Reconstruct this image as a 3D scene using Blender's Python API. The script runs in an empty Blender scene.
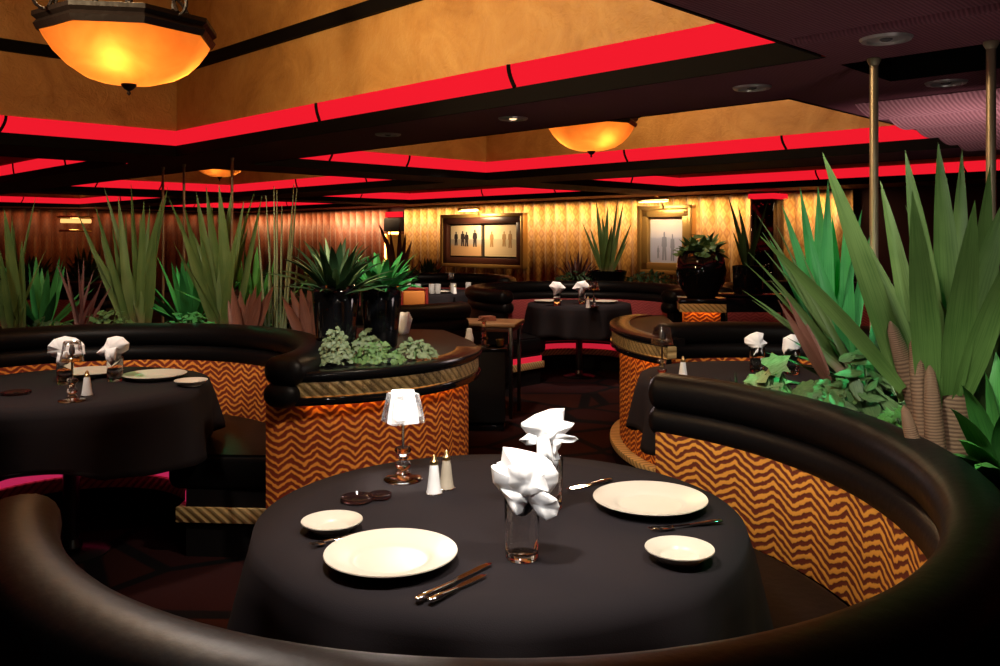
import bpy, bmesh, math, random
from mathutils import Vector, Matrix
R = math.radians
scene = bpy.context.scene
COL = scene.collection
EYE, F, HZ = 1.42, 860.0, 238.0

def at(px, py, Y):
    """world point seen at a photo pixel at depth Y"""
    return Vector(((px-500)/F*Y, Y, EYE-(py-HZ)/F*Y))
def on(px, py, H):
    """world point seen at a photo pixel on the horizontal plane z = H"""
    Y = F*(EYE-H)/(py-HZ)
    return Vector(((px-500)/F*Y, Y, H))
def sd(s, d, z):
    return Vector(((s-d)/2, (s+d)/2, z))

# ------------------------------------------------------------------ materials
def nodes_mat(name):
    m = bpy.data.materials.new(name); m.use_nodes = True
    nt = m.node_tree
    return m, nt, nt.nodes['Principled BSDF']
def N(nt, typ, **kw):
    n = nt.nodes.new(typ)
    for k, v in kw.items():
        if k.startswith('i_'):
            key = k[2:]
            key = int(key) if key.isdigit() else key.replace('_', ' ')
            n.inputs[key].default_value = v
        else: setattr(n, k, v)
    return n
def L(nt, a, ao, b, bi): nt.links.new(a.outputs[ao], b.inputs[bi])
def ramp(nt, stops, interp='LINEAR'):
    r = N(nt, 'ShaderNodeValToRGB'); r.color_ramp.interpolation = interp
    e = r.color_ramp.elements
    e[0].position, e[0].color = stops[0][0], (*stops[0][1], 1)
    e[1].position, e[1].color = stops[-1][0], (*stops[-1][1], 1)
    for p, c in stops[1:-1]:
        x = e.new(p); x.color = (*c, 1)
    return r
def simple(name, col, rough=.5, metal=0., spec=.5, emit=None, es=0., trans=0., ior=1.45, coat=0., sheen=0., bump=None, var=None):
    m, nt, b = nodes_mat(name)
    b.inputs['Base Color'].default_value = (*col, 1)
    b.inputs['Roughness'].default_value = rough
    b.inputs['Metallic'].default_value = metal
    b.inputs['Specular IOR Level'].default_value = spec
    b.inputs['Transmission Weight'].default_value = trans
    b.inputs['IOR'].default_value = ior
    b.inputs['Coat Weight'].default_value = coat
    b.inputs['Sheen Weight'].default_value = sheen
    if emit:
        b.inputs['Emission Color'].default_value = (*emit, 1); b.inputs['Emission Strength'].default_value = es
    if var or bump:
        tc = N(nt, 'ShaderNodeTexCoord')
    if var:
        sc, col2 = var
        nz = N(nt, 'ShaderNodeTexNoise', i_Scale=sc, i_Detail=5.0)
        L(nt, tc, 'Object', nz, 'Vector')
        rp = ramp(nt, [(.3, col), (.7, col2)])
        L(nt, nz, 'Fac', rp, 'Fac'); L(nt, rp, 'Color', b, 'Base Color')
    if bump:
        sc, st = bump
        nz = N(nt, 'ShaderNodeTexNoise', i_Scale=sc, i_Detail=4.0)
        L(nt, tc, 'Object', nz, 'Vector')
        bp = N(nt, 'ShaderNodeBump', i_Strength=st, i_Distance=.01)
        L(nt, nz, 'Fac', bp, 'Height'); L(nt, bp, 'Normal', b, 'Normal')
    return m
def math_n(nt, op, a=None, b=None):
    n = N(nt, 'ShaderNodeMath', operation=op)
    for i, v in enumerate((a, b)):
        if v is None: continue
        if isinstance(v, (int, float)): n.inputs[i].default_value = v
        else: nt.links.new(v, n.inputs[i])
    return n.outputs[0]
def chevron(name, light, dark, period, spacing, slope, duty=.5):
    """woven chevron upholstery, laid out along the UV map in metres"""
    m, nt, b = nodes_mat(name)
    uv = N(nt, 'ShaderNodeUVMap'); sp = N(nt, 'ShaderNodeSeparateXYZ'); L(nt, uv, 'UV', sp, 0)
    nz = N(nt, 'ShaderNodeTexNoise', i_Scale=28.0, i_Detail=2.0); L(nt, uv, 'UV', nz, 'Vector')
    wob = math_n(nt, 'MULTIPLY', math_n(nt, 'SUBTRACT', nz.outputs['Fac'], .5), spacing*.9)
    tri = math_n(nt, 'PINGPONG', sp.outputs[0], period/2)
    t = math_n(nt, 'ADD', math_n(nt, 'ADD', sp.outputs[1], wob), math_n(nt, 'MULTIPLY', tri, slope))
    fr = math_n(nt, 'FRACT', math_n(nt, 'DIVIDE', t, spacing))
    fr2 = math_n(nt, 'PINGPONG', fr, .5)
    rp = ramp(nt, [(duty*.5-.06, dark), (duty*.5+.06, light)])
    nt.links.new(fr2, rp.inputs['Fac']); 
    n2 = N(nt, 'ShaderNodeTexNoise', i_Scale=60.0); L(nt, uv, 'UV', n2, 'Vector')
    mx = N(nt, 'ShaderNodeMix', data_type='RGBA', blend_type='MULTIPLY'); mx.inputs[0].default_value = .5
    L(nt, rp, 'Color', mx, 6); L(nt, n2, 'Color', mx, 7)
    L(nt, rp, 'Color', b, 'Base Color')
    b.inputs['Roughness'].default_value = .75; b.inputs['Specular IOR Level'].default_value = .2
    bp = N(nt, 'ShaderNodeBump', i_Strength=.5, i_Distance=.004)
    nt.links.new(fr2, bp.inputs['Height']); L(nt, bp, 'Normal', b, 'Normal')
    return m
def braid(name, c1, c2):
    """gold braided moulding, diagonal strands"""
    m, nt, b = nodes_mat(name)
    uv = N(nt, 'ShaderNodeUVMap'); sp = N(nt, 'ShaderNodeSeparateXYZ'); L(nt, uv, 'UV', sp, 0)
    pp = sp.outputs[1]
    t = math_n(nt, 'ADD', sp.outputs[0], math_n(nt, 'MULTIPLY', pp, 1.1))
    w = math_n(nt, 'PINGPONG', math_n(nt, 'FRACT', math_n(nt, 'DIVIDE', t, .045)), .5)
    rp = ramp(nt, [(.03, c2), (.28, c1)]); nt.links.new(w, rp.inputs['Fac']); L(nt, rp, 'Color', b, 'Base Color')
    b.inputs['Metallic'].default_value = .15; b.inputs['Roughness'].default_value = .45
    bp = N(nt, 'ShaderNodeBump', i_Strength=.8, i_Distance=.008)
    nt.links.new(w, bp.inputs['Height']); L(nt, bp, 'Normal', b, 'Normal')
    return m
def plaster(name, c1, c2, c3):
    m, nt, b = nodes_mat(name)
    tc = N(nt, 'ShaderNodeTexCoord')
    a = N(nt, 'ShaderNodeTexNoise', i_Scale=2.2, i_Detail=8.0, i_Roughness=.65, i_Distortion=1.2); L(nt, tc, 'Object', a, 'Vector')
    rp = ramp(nt, [(.28, c3), (.5, c1), (.72, c2)]); L(nt, a, 'Fac', rp, 'Fac'); L(nt, rp, 'Color', b, 'Base Color')
    c = N(nt, 'ShaderNodeTexNoise', i_Scale=14.0, i_Detail=8.0, i_Distortion=2.0); L(nt, tc, 'Object', c, 'Vector')
    bp = N(nt, 'ShaderNodeBump', i_Strength=.45, i_Distance=.03); L(nt, c, 'Fac', bp, 'Height'); L(nt, bp, 'Normal', b, 'Normal')
    b.inputs['Roughness'].default_value = .55
    return m
def leafmat(name, c1, c2, rough=.5, stripe=0, tip=None):
    m, nt, b = nodes_mat(name)
    uv = N(nt, 'ShaderNodeUVMap')
    mp = N(nt, 'ShaderNodeMapping'); L(nt, uv, 'UV', mp, 'Vector'); mp.inputs['Scale'].default_value = (26, 3, 1)
    a = N(nt, 'ShaderNodeTexNoise', i_Scale=1.0, i_Detail=3.0); L(nt, mp, 'Vector', a, 'Vector')
    tc = N(nt, 'ShaderNodeTexCoord')
    a2 = N(nt, 'ShaderNodeTexNoise', i_Scale=7.0); L(nt, tc, 'Object', a2, 'Vector')
    s = math_n(nt, 'ADD', math_n(nt, 'MULTIPLY', a.outputs['Fac'], .6), math_n(nt, 'MULTIPLY', a2.outputs['Fac'], .4))
    rp = ramp(nt, [(.35, c1), (.65, c2)]); nt.links.new(s, rp.inputs['Fac'])
    if tip:
        sp = N(nt, 'ShaderNodeSeparateXYZ'); L(nt, uv, 'UV', sp, 0)
        r2 = ramp(nt, [(.02, (1, 1, 1)), (.16, (0, 0, 0))]); nt.links.new(sp.outputs[1], r2.inputs['Fac'])
        mx = N(nt, 'ShaderNodeMix', data_type='RGBA'); nt.links.new(r2.outputs['Color'], mx.inputs[0])
        L(nt, rp, 'Color', mx, 6); mx.inputs[7].default_value = (*tip, 1)
        nt.links.new(mx.outputs[2], b.inputs['Base Color'])
    else: L(nt, rp, 'Color', b, 'Base Color')
    b.inputs['Roughness'].default_value = rough; b.inputs['Specular IOR Level'].default_value = .25
    return m

M = {}
M['leather'] = simple('black_leather', (.0040, .0037, .0040), .42, spec=.15, bump=(38, .10))
M['chevron'] = chevron('amber_chevron', (.80, .29, .045), (.20, .030, .012), .115, .032, .62, .60)
M['chevron_big'] = chevron('amber_chevron_wide', (.62, .26, .035), (.11, .020, .008), .160, .027, .52, .54)
M['maroon'] = chevron('maroon_weave', (.30, .06, .06), (.20, .030, .034), .10, .03, .6, .5)
M['braid'] = braid('gold_braid', (.78, .56, .25), (.34, .21, .07))
M['gloss'] = simple('black_gloss', (.004, .004, .005), .07, spec=.5)
M['lipm'] = simple('black_lacquer', (.004, .004, .005), .22, spec=.35)
M['glint'] = simple('glint_glass', (.85, .85, .82), .12, trans=.55, ior=1.3)  # whitish body colour stands in for glints on clear glass
M['counter'] = simple('black_counter', (.016, .016, .018), .40, spec=.15)
M['matte'] = simple('matte_black', (.006, .005, .006), .7, spec=.2)
M['cloth'] = simple('black_tablecloth', (.0135, .0105, .0125), .85, spec=.2, bump=(420, .08))
M['china'] = simple('cream_china', (.60, .55, .455), .32, spec=.5)
M['glass'] = simple('clear_glass', (1, 1, 1), .0, trans=1.0, ior=1.45)
M['thin'] = None
M['smoke'] = simple('dark_glass', (.10, .05, .05), .05, trans=.85, ior=1.45)
M['napkin'] = simple('white_napkin', (.94, .94, .94), .9, spec=.1)
M['shade'] = simple('lit_white_shade', (.9, .88, .84), .8, emit=(1, .96, .90), es=1.6)
M['chrome'] = simple('polished_steel', (.72, .70, .68), .12, metal=1)
M['brass'] = simple('brass', (.55, .40, .18), .28, metal=1)
M['pole'] = simple('aged_brass', (.42, .34, .22), .4, metal=.6)
M['salt'] = simple('salt', (.85, .84, .82), .6)
M['pepper'] = simple('pepper', (.42, .36, .27), .6)
M['iron'] = simple('dark_bronze', (.008, .005, .0045), .5, spec=.25, metal=0., bump=(30, .3))
M['gold_plaster'] = plaster('gold_plaster', (.50, .27, .075), (.60, .36, .12), (.36, .17, .04))
M['stripe'] = simple('black_moulding', (.0035, .003, .003), .7, spec=.08)
M['red_glow'] = simple('red_cove_glow', (.03, .001, .001), .6, spec=0., emit=(1.0, .012, .028), es=.86)
M['pink_glow'] = simple('pink_strip_glow', (.3, .02, .06), .5, emit=(.75, .03, .13), es=.55)
M['far_glow'] = simple('red_strip_glow', (.3, .01, .02), .5, emit=(.75, .018, .045), es=.7)
M['amber_glow'] = simple('amber_strip_glow', (.5, .2, .05), .5, emit=(1, .42, .10), es=14.)
M['wood'] = simple('table_wood', (.20, .105, .045), .4, var=(6, (.27, .15, .07)))
M['frame_gold'] = simple('gilded_frame', (.45, .27, .08), .35, metal=.6, bump=(40, .2))
M['frame_brown'] = simple('mahogany_frame', (.07, .022, .014), .35)
M['mat_dark'] = simple('dark_mount', (.02, .014, .010), .7)
M['gold_cloth'] = None
M['soil'] = simple('dark_soil', (.012, .009, .006), .95, bump=(30, .8))
M['green'] = leafmat('yucca_green', (.048, .095, .022), (.105, .150, .045), tip=(.16, .11, .06))
M['olive'] = leafmat('agave_olive', (.055, .105, .022), (.120, .190, .050))
M['dark_green'] = leafmat('dark_foliage', (.010, .030, .012), (.030, .070, .022))
M['bright'] = leafmat('fresh_green', (.045, .180, .040), (.110, .330, .070))
M['jade'] = leafmat('jade_green', (.028, .190, .050), (.070, .320, .090))
M['ivy'] = leafmat('pale_ivy', (.120, .200, .065), (.330, .420, .200))
M['ivy_grey'] = leafmat('grey_green_ivy', (.060, .095, .045), (.160, .200, .110))
M['ivy_dark'] = leafmat('ivy_green', (.035, .090, .025), (.110, .190, .065))
M['russet'] = leafmat('russet_leaf', (.11, .038, .024), (.21, .085, .055))
M['plum'] = leafmat('plum_leaf', (.055, .020, .022), (.14, .055, .045))
M['reed'] = leafmat('reed_stem', (.120, .160, .080), (.260, .310, .180))
M['trunk'] = None
M['white_wax'] = simple('pale_wax', (.8, .75, .65), .5)

m, nt, b = nodes_mat('scaly_trunk')
uv = N(nt, 'ShaderNodeUVMap'); sp = N(nt, 'ShaderNodeSeparateXYZ'); L(nt, uv, 'UV', sp, 0)
w = math_n(nt, 'PINGPONG', math_n(nt, 'FRACT', math_n(nt, 'MULTIPLY', sp.outputs[1], 58.)), .5)
rp = ramp(nt, [(.02, (.10, .042, .025)), (.40, (.25, .125, .075))]); nt.links.new(w, rp.inputs['Fac']); L(nt, rp, 'Color', b, 'Base Color')
bp = N(nt, 'ShaderNodeBump', i_Strength=.5, i_Distance=.003); nt.links.new(w, bp.inputs['Height']); L(nt, bp, 'Normal', b, 'Normal')
b.inputs['Roughness'].default_value = .8
M['trunk'] = m

m, nt, b = nodes_mat('thin_glass')
tp = N(nt, 'ShaderNodeBsdfTransparent'); gl_ = N(nt, 'ShaderNodeBsdfGlossy'); gl_.inputs['Roughness'].default_value = .05
lw = N(nt, 'ShaderNodeLayerWeight', i_Blend=.35); mx = N(nt, 'ShaderNodeMixShader')
nt.links.new(math_n(nt, 'ADD', math_n(nt, 'MULTIPLY', lw.outputs['Fresnel'], .6), .06), mx.inputs[0]); L(nt, tp, 'BSDF', mx, 1); L(nt, gl_, 'BSDF', mx, 2)
L(nt, mx, 'Shader', nt.nodes['Material Output'], 'Surface')
M['thin'] = m
# soffit: fine ribbed maroon acoustic fabric
def ribbed(name, c1, c2, sc, axis):
    m, nt, b = nodes_mat(name)
    tc = N(nt, 'ShaderNodeTexCoord'); mp = N(nt, 'ShaderNodeMapping'); L(nt, tc, 'Object', mp, 'Vector')
    mp.inputs['Rotation'].default_value = (0, 0, R(axis))
    wv = N(nt, 'ShaderNodeTexWave', i_Scale=sc, i_Distortion=1.2, i_Detail=2.0); L(nt, mp, 'Vector', wv, 'Vector')
    rp = ramp(nt, [(.2, c1), (.8, c2)]); L(nt, wv, 'Fac', rp, 'Fac'); L(nt, rp, 'Color', b, 'Base Color')
    bp = N(nt, 'ShaderNodeBump', i_Strength=.5, i_Distance=.006); L(nt, wv, 'Fac', bp, 'Height'); L(nt, bp, 'Normal', b, 'Normal')
    b.inputs['Roughness'].default_value = .8; b.inputs['Specular IOR Level'].default_value = .25
    return m
M['soffit'] = ribbed('maroon_soffit', (.120, .034, .046), (.190, .060, .078), 22., 45)
M['pleat'] = ribbed('rose_soffit', (.30, .12, .135), (.52, .24, .26), 14., 45)

# carpet
m, nt, b = nodes_mat('patterned_carpet')
tc = N(nt, 'ShaderNodeTexCoord'); mp = N(nt, 'ShaderNodeMapping'); L(nt, tc, 'Object', mp, 'Vector')
mp.inputs['Rotation'].default_value = (0, 0, R(20))
vo = N(nt, 'ShaderNodeTexVoronoi', feature='DISTANCE_TO_EDGE', i_Scale=1.6); L(nt, mp, 'Vector', vo, 'Vector')
vc = N(nt, 'ShaderNodeTexVoronoi', i_Scale=1.6); L(nt, mp, 'Vector', vc, 'Vector')
rp = ramp(nt, [(.0, (.030, .008, .005)), (.5, (.020, .005, .006)), (1, (.035, .010, .005))]); L(nt, vc, 'Color', rp, 'Fac')
r2 = ramp(nt, [(.035, (0, 0, 0)), (.05, (1, 1, 1))]); L(nt, vo, 'Distance', r2, 'Fac')
mx = N(nt, 'ShaderNodeMix', data_type='RGBA'); L(nt, r2, 'Color', mx, 0); mx.inputs[6].default_value = (.004, .004, .005, 1); L(nt, rp, 'Color', mx, 7)
nt.links.new(mx.outputs[2], b.inputs['Base Color']); b.inputs['Roughness'].default_value = .95; b.inputs['Specular IOR Level'].default_value = .1
M['carpet'] = m

# gold brocade curtain
def brocade(name, c1, c2, c3):
    m, nt, b = nodes_mat(name)
    uv = N(nt, 'ShaderNodeUVMap'); sp = N(nt, 'ShaderNodeSeparateXYZ'); L(nt, uv, 'UV', sp, 0)
    ws = math_n(nt, 'PINGPONG', math_n(nt, 'FRACT', math_n(nt, 'MULTIPLY', sp.outputs[0], 12.)), .5)
    wv = math_n(nt, 'PINGPONG', math_n(nt, 'FRACT', math_n(nt, 'MULTIPLY', sp.outputs[1], 5.)), .5)
    dd = math_n(nt, 'ADD', ws, wv)
    rp = ramp(nt, [(.22, c1), (.34, c2), (.46, c1), (.62, c3), (.80, c1)]); nt.links.new(dd, rp.inputs['Fac'])
    L(nt, rp, 'Color', b, 'Base Color')
    b.inputs['Roughness'].default_value = .5; b.inputs['Sheen Weight'].default_value = .2
    return m
M['gold_cloth'] = brocade('gold_brocade', (.48, .25, .055), (.60, .35, .09), (.34, .16, .03))
M['red_cloth'] = brocade('red_brocade', (.20, .055, .024), (.24, .075, .03), (.15, .035, .018))

# amber lamp bowl: frosted glass lit by the bulbs inside
m, nt, b = nodes_mat('amber_alabaster')
tc = N(nt, 'ShaderNodeTexCoord')
nz = N(nt, 'ShaderNodeTexNoise', i_Scale=5.0, i_Detail=5.0, i_Distortion=1.0); L(nt, tc, 'Object', nz, 'Vector')
rp = ramp(nt, [(.3, (.90, .33, .07)), (.7, (1.0, .45, .12))]); L(nt, nz, 'Fac', rp, 'Fac')
tr = N(nt, 'ShaderNodeBsdfTranslucent'); L(nt, rp, 'Color', tr, 'Color')
b.inputs['Base Color'].default_value = (.5, .2, .05, 1); b.inputs['Roughness'].default_value = .3
mxs = N(nt, 'ShaderNodeMixShader', i_0=.85); L(nt, b, 'BSDF', mxs, 1); L(nt, tr, 'BSDF', mxs, 2)
nt.nodes['Material Output']; L(nt, mxs, 'Shader', nt.nodes['Material Output'], 'Surface')
b.inputs['Emission Color'].default_value = (1, .25, .03, 1); b.inputs['Emission Strength'].default_value = .5
M['bowl'] = m

# ------------------------------------------------------------------ mesh helpers
def mesh_obj(name, verts, faces, mat, parent=None, smooth=False, uvs=None, mats=None, loc=None):
    me = bpy.data.meshes.new(name)
    me.from_pydata([tuple(v) for v in verts], [], faces)
    if uvs:
        ul = me.uv_layers.new(name='UVMap')
        for lp in me.loops: ul.data[lp.index].uv = uvs[lp.vertex_index]
    me.materials.append(mat)
    for p in me.polygons: p.use_smooth = smooth
    me.validate(); me.update()
    o = bpy.data.objects.new(name, me); COL.objects.link(o)
    if parent: o.parent = parent
    if loc is not None: o.location = loc
    return o
def fix_normals(o):
    bm = bmesh.new(); bm.from_mesh(o.data); bmesh.ops.recalc_face_normals(bm, faces=bm.faces[:]); bm.to_mesh(o.data); bm.free()
def autosmooth(o, ang=40):
    bm = bmesh.new(); bm.from_mesh(o.data)
    for e in bm.edges:
        e.smooth = not (len(e.link_faces) == 2 and e.calc_face_angle(0) > R(ang))
    for f in bm.faces: f.smooth = True
    bm.to_mesh(o.data); bm.free()
def thing(name, label, cat, loc=(0, 0, 0), rz=0, group=None):
    o = bpy.data.objects.new(name, None); COL.objects.link(o)
    o.empty_display_size = .1
    o.location = loc; o.rotation_euler = (0, 0, rz)
    o['label'] = label; o['category'] = cat
    if group: o['group'] = group
    return o
def tag(o, label, cat, group=None):
    o['label'] = label; o['category'] = cat
    if group: o['group'] = group
    return o
def struct(o):
    o['kind'] = 'structure'; return o
def dup(root, loc, rz=0, label=None, group=None, scale=1):
    r = root.copy(); COL.objects.link(r); r.location = loc; r.rotation_euler = (0, 0, rz)
    r.scale = (scale,)*3
    if label: r['label'] = label
    if group: r['group'] = group
    for ch in list(root.children):
        c = ch.copy(); COL.objects.link(c); c.parent = r
        for g in ch.children:
            d = g.copy(); COL.objects.link(d); d.parent = c
    return r

class MB:
    def __init__(s): s.v = []; s.f = []; s.uv = []
    def add(s, verts, faces, uvs=None):
        n = len(s.v); s.v += [Vector(v) for v in verts]
        s.f += [tuple(i+n for i in f) for f in faces]
        s.uv += list(uvs) if uvs else [(0, 0)]*len(verts)
        return s
    def box(s, c, size, rz=0, bev=0):
        x, y, z = (q/2 for q in size); c = Vector(c)
        if bev:
            b = min(bev, x*.9, y*.9, z*.9)
            bm = bmesh.new(); bmesh.ops.create_cube(bm, size=1)
            for v in bm.verts: v.co = Vector((v.co.x*2*x, v.co.y*2*y, v.co.z*2*z))
            bmesh.ops.bevel(bm, geom=bm.edges[:], offset=b, segments=2, affect='EDGES', profile=.5)
            rot = Matrix.Rotation(rz, 3, 'Z')
            bm.verts.ensure_lookup_table()
            vs = [rot @ v.co + c for v in bm.verts]; fs = [tuple(v.index for v in f.verts) for f in bm.faces]
            bm.free(); return s.add(vs, fs, [(v.x+v.y, v.z) for v in vs])
        rot = Matrix.Rotation(rz, 3, 'Z')
        vs = [rot @ Vector((a*x, b*y, d*z)) + c for a in (-1, 1) for b in (-1, 1) for d in (-1, 1)]
        fs = [(0, 1, 3, 2), (4, 6, 7, 5), (0, 4, 5, 1), (2, 3, 7, 6), (0, 2, 6, 4), (1, 5, 7, 3)]
        return s.add(vs, fs, [(v.x+v.y, v.z) for v in vs])
    def lathe(s, prof, n=32, c=(0, 0, 0), rot=0, squash=None):
        c = Vector(c); vs = []; us = []; fs = []
        for (r, z) in prof:
            for i in range(n):
                a = 2*math.pi*i/n + rot
                vs.append(c+Vector((r*math.cos(a), r*math.sin(a), z))); us.append((i/n, z))
        m = len(prof)
        for j in range(m-1):
            for i in range(n):
                a, b2 = j*n+i, j*n+(i+1) % n
                fs.append((a, b2, b2+n, a+n))
        if prof[0][0] > 1e-6: fs.append(tuple(range(n))[::-1])
        if prof[-1][0] > 1e-6: fs.append(tuple((m-1)*n+i for i in range(n)))
        return s.add(vs, fs, us)
    def tube(s, pts, rad, n=8):
        pts = [Vector(p) for p in pts]; vs = []; us = []; fs = []
        rads = rad if isinstance(rad, (list, tuple)) else [rad]*len(pts)
        ref = None
        for k, p in enumerate(pts):
            t = (pts[min(k+1, len(pts)-1)]-pts[max(k-1, 0)]).normalized()
            if ref is None: ref = Vector((1, 0, 0)) if abs(t.x) < .8 else Vector((0, 1, 0))
            u = (ref - t*ref.dot(t)).normalized(); w = t.cross(u); ref = u
            for i in range(n):
                a = 2*math.pi*i/n
                vs.append(p+(u*math.cos(a)+w*math.sin(a))*rads[k]); us.append((i/n, k/max(1, len(pts)-1)))
        for k in range(len(pts)-1):
            for i in range(n):
                a, b2 = k*n+i, k*n+(i+1) % n
                fs.append((a, b2, b2+n, a+n))
        fs.append(tuple(range(n))[::-1]); fs.append(tuple((len(pts)-1)*n+i for i in range(n)))
        return s.add(vs, fs, us)
    def build(s, name, mat, parent=None, smooth=True, loc=None, ang=40, fix=True):
        o = mesh_obj(name, s.v, s.f, mat, parent, False, s.uv, loc=loc)
        if fix: fix_normals(o)
        if smooth: autosmooth(o, ang)
        return o

def ell(cr, cz, a, b, n=20, p=1.0):
    return [(cr+a*math.copysign(abs(math.cos(t))**p, math.cos(t)), cz+b*math.copysign(abs(math.sin(t))**p, math.sin(t))) for t in (2*math.pi*i/n for i in range(n))]
def rect(r0, r1, z0, z1, bv=.0):
    if bv <= 0: return [(r0, z0), (r1, z0), (r1, z1), (r0, z1)]
    return [(r0+bv, z0), (r1-bv, z0), (r1-bv*.3, z0+bv*.3), (r1, z0+bv), (r1, z1-bv), (r1-bv*.3, z1-bv*.3), (r1-bv, z1), (r0+bv, z1), (r0+bv*.3, z1-bv*.3), (r0, z1-bv), (r0, z0+bv), (r0+bv*.3, z0+bv*.3)]
def arc_sweep(name, prof, a0, a1, mat, parent=None, n=48, round_end=0, c=(0, 0), wob=None, loc=None):
    """sweep a closed (radius, height) profile round an arc; capped or rounded ends; UV in metres"""
    mb = MB(); m = len(prof)
    cr = sum(p[0] for p in prof)/m; cz = sum(p[1] for p in prof)/m
    rings = []
    if round_end:
        for k in range(5):
            t = 1-k/5; rings.append((R(a0)-t*round_end/cr, math.sqrt(max(0.02, 1-t*t))))
    for i in range(n+1): rings.append((R(a0)+(R(a1)-R(a0))*i/n, 1))
    if round_end:
        for k in range(1, 6):
            t = k/5; rings.append((R(a1)+t*round_end/cr, math.sqrt(max(0.02, 1-t*t))))
    vs = []; us = []; per = [0]
    for i in range(m): 
        q = prof[(i+1) % m]; per.append(per[-1]+math.hypot(q[0]-prof[i][0], q[1]-prof[i][1]))
    for (a, sc) in rings:
        for (r, z) in prof:
            rr = cr+(r-cr)*sc; zz = cz+(z-cz)*sc
            if wob: rr += wob(a*cr, z)
            vs.append((c[0]+rr*math.cos(a), c[1]+rr*math.sin(a), zz)); us.append((a*cr, zz))
    fs = []
    K = len(rings)
    for k in range(K-1):
        for i in range(m):
            a, b2 = k*m+i, k*m+(i+1) % m
            fs.append((a, b2, b2+m, a+m))
    fs.append(tuple(range(m))); fs.append(tuple((K-1)*m+i for i in range(m))[::-1])
    mb.add(vs, fs, us)
    return mb.build(name, mat, parent, loc=loc)
def path_sweep(name, pts, prof, mat, parent=None, wob=None):
    """sweep a closed (offset to the right of travel, height) profile along an open plan path"""
    mb = MB(); m = len(prof); vs = []; us = []; fs = []; acc = 0
    for k, p in enumerate(pts):
        p = Vector(p); t = (Vector(pts[min(k+1, len(pts)-1)])-Vector(pts[max(k-1, 0)])).normalized()
        nr = Vector((t.y, -t.x))
        if k: acc += (p-Vector(pts[k-1])).length
        for (o, z) in prof:
            oo = o+(wob(acc) if wob else 0)
            q = p+nr*oo; vs.append((q.x, q.y, z)); us.append((acc, z))
    for k in range(len(pts)-1):
        for i in range(m):
            a, b2 = k*m+i, k*m+(i+1) % m
            fs.append((a, b2, b2+m, a+m))
    fs.append(tuple(range(m))); fs.append(tuple((len(pts)-1)*m+i for i in range(m))[::-1])
    mb.add(vs, fs, us)
    return mb.build(name, mat, parent)
def smooth_path(pts, n=40):
    out = []; P = [Vector(p) for p in pts]; P = [2*P[0]-P[1]]+P+[2*P[-1]-P[-2]]
    segs = len(P)-3
    for i in range(n+1):
        t = i/n*segs; k = min(int(t), segs-1); u = t-k
        a, b_, c_, d = P[k:k+4]
        out.append(.5*((2*b_)+(c_-a)*u+(2*a-5*b_+4*c_-d)*u*u+(3*b_-a-3*c_+d)*u**3))
    return out

# ------------------------------------------------------------------ camera, world
cam = bpy.data.cameras.new('camera'); camo = bpy.data.objects.new('camera', cam); COL.objects.link(camo)
camo.location = (0, 0, EYE); camo.rotation_euler = (R(90), 0, 0)
cam.sensor_width = 36; cam.lens = 36*F/1000; cam.shift_y = -(333-HZ)/1000; cam.clip_end = 100; cam.clip_start = .05
scene.camera = camo
w = bpy.data.worlds.new('world'); scene.world = w; w.use_nodes = True
w.node_tree.nodes['Background'].inputs[0].default_value = (.012, .008, .008, 1); w.node_tree.nodes['Background'].inputs[1].default_value = .5
scene.view_settings.view_transform = 'Standard'; scene.view_settings.look = 'None'
scene.view_settings.exposure = 0; scene.view_settings.gamma = 1; scene.view_settings.use_curve_mapping = False
cy = scene.cycles
cy.use_denoising = True; cy.max_bounces = 8; cy.diffuse_bounces = 3; cy.glossy_bounces = 4; cy.transmission_bounces = 8; cy.transparent_max_bounces = 8
cy.sample_clamp_indirect = 4; cy.sample_clamp_direct = 0; cy.caustics_reflective = False; cy.caustics_refractive = False; cy.blur_glossy = .5

# ------------------------------------------------------------------ room shell
SOF = 2.12
FL = MB(); FL.box((-4, 6, -.05), (44, 44, .1)); struct(FL.build('floor', M['carpet'], smooth=False))
cols = [(-6.75, 1.2), (2.35, 10.35), (11.55, 19.5), (20.7, 29.6)]
rows = [(-.3, 4.58), (5.75, 10.17), (11.35, 15.8)]
rects = {(1, 0): (-.3, 4.58, 2.06, 10.1), (1, 1): (5.75, 10.17, 2.85, 10.5)}
coffers = [(1, 0), (1, 1), (1, 2), (2, 0), (2, 1), (2, 2), (3, 0), (3, 1), (3, 2), (0, 2)]
for c_, r_ in coffers: rects.setdefault((c_, r_), rows[r_]+cols[c_])
slot = (4.85, 5.6, -5.5, 2.1)       # dark recess in the soffit
sb = sorted({-9.0, 17.3, slot[0], slot[1]} | {x for q in rects.values() for x in q[:2]})
db = sorted({-9.0, 31.6, slot[2], slot[3]} | {x for q in rects.values() for x in q[2:]})
cm = MB()
def quad(mb, a, b_, c_, d): mb.add([a, b_, c_, d], [(0, 1, 2, 3)], [(0, 0), (1, 0), (1, 1), (0, 1)])
for i in range(len(sb)-1):
    for j in range(len(db)-1):
        sm, dm = (sb[i]+sb[i+1])/2, (db[j]+db[j+1])/2
        if any(q[2] < dm < q[3] and q[0] < sm < q[1] for q in rects.values()): continue
        if slot[0] < sm < slot[1] and slot[2] < dm < slot[3]: continue
        quad(cm, sd(sb[i], db[j], SOF), sd(sb[i+1], db[j], SOF), sd(sb[i+1], db[j+1], SOF), sd(sb[i], db[j+1], SOF))
struct(cm.build('ceiling', M['soffit'], smooth=False, fix=False))
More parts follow.
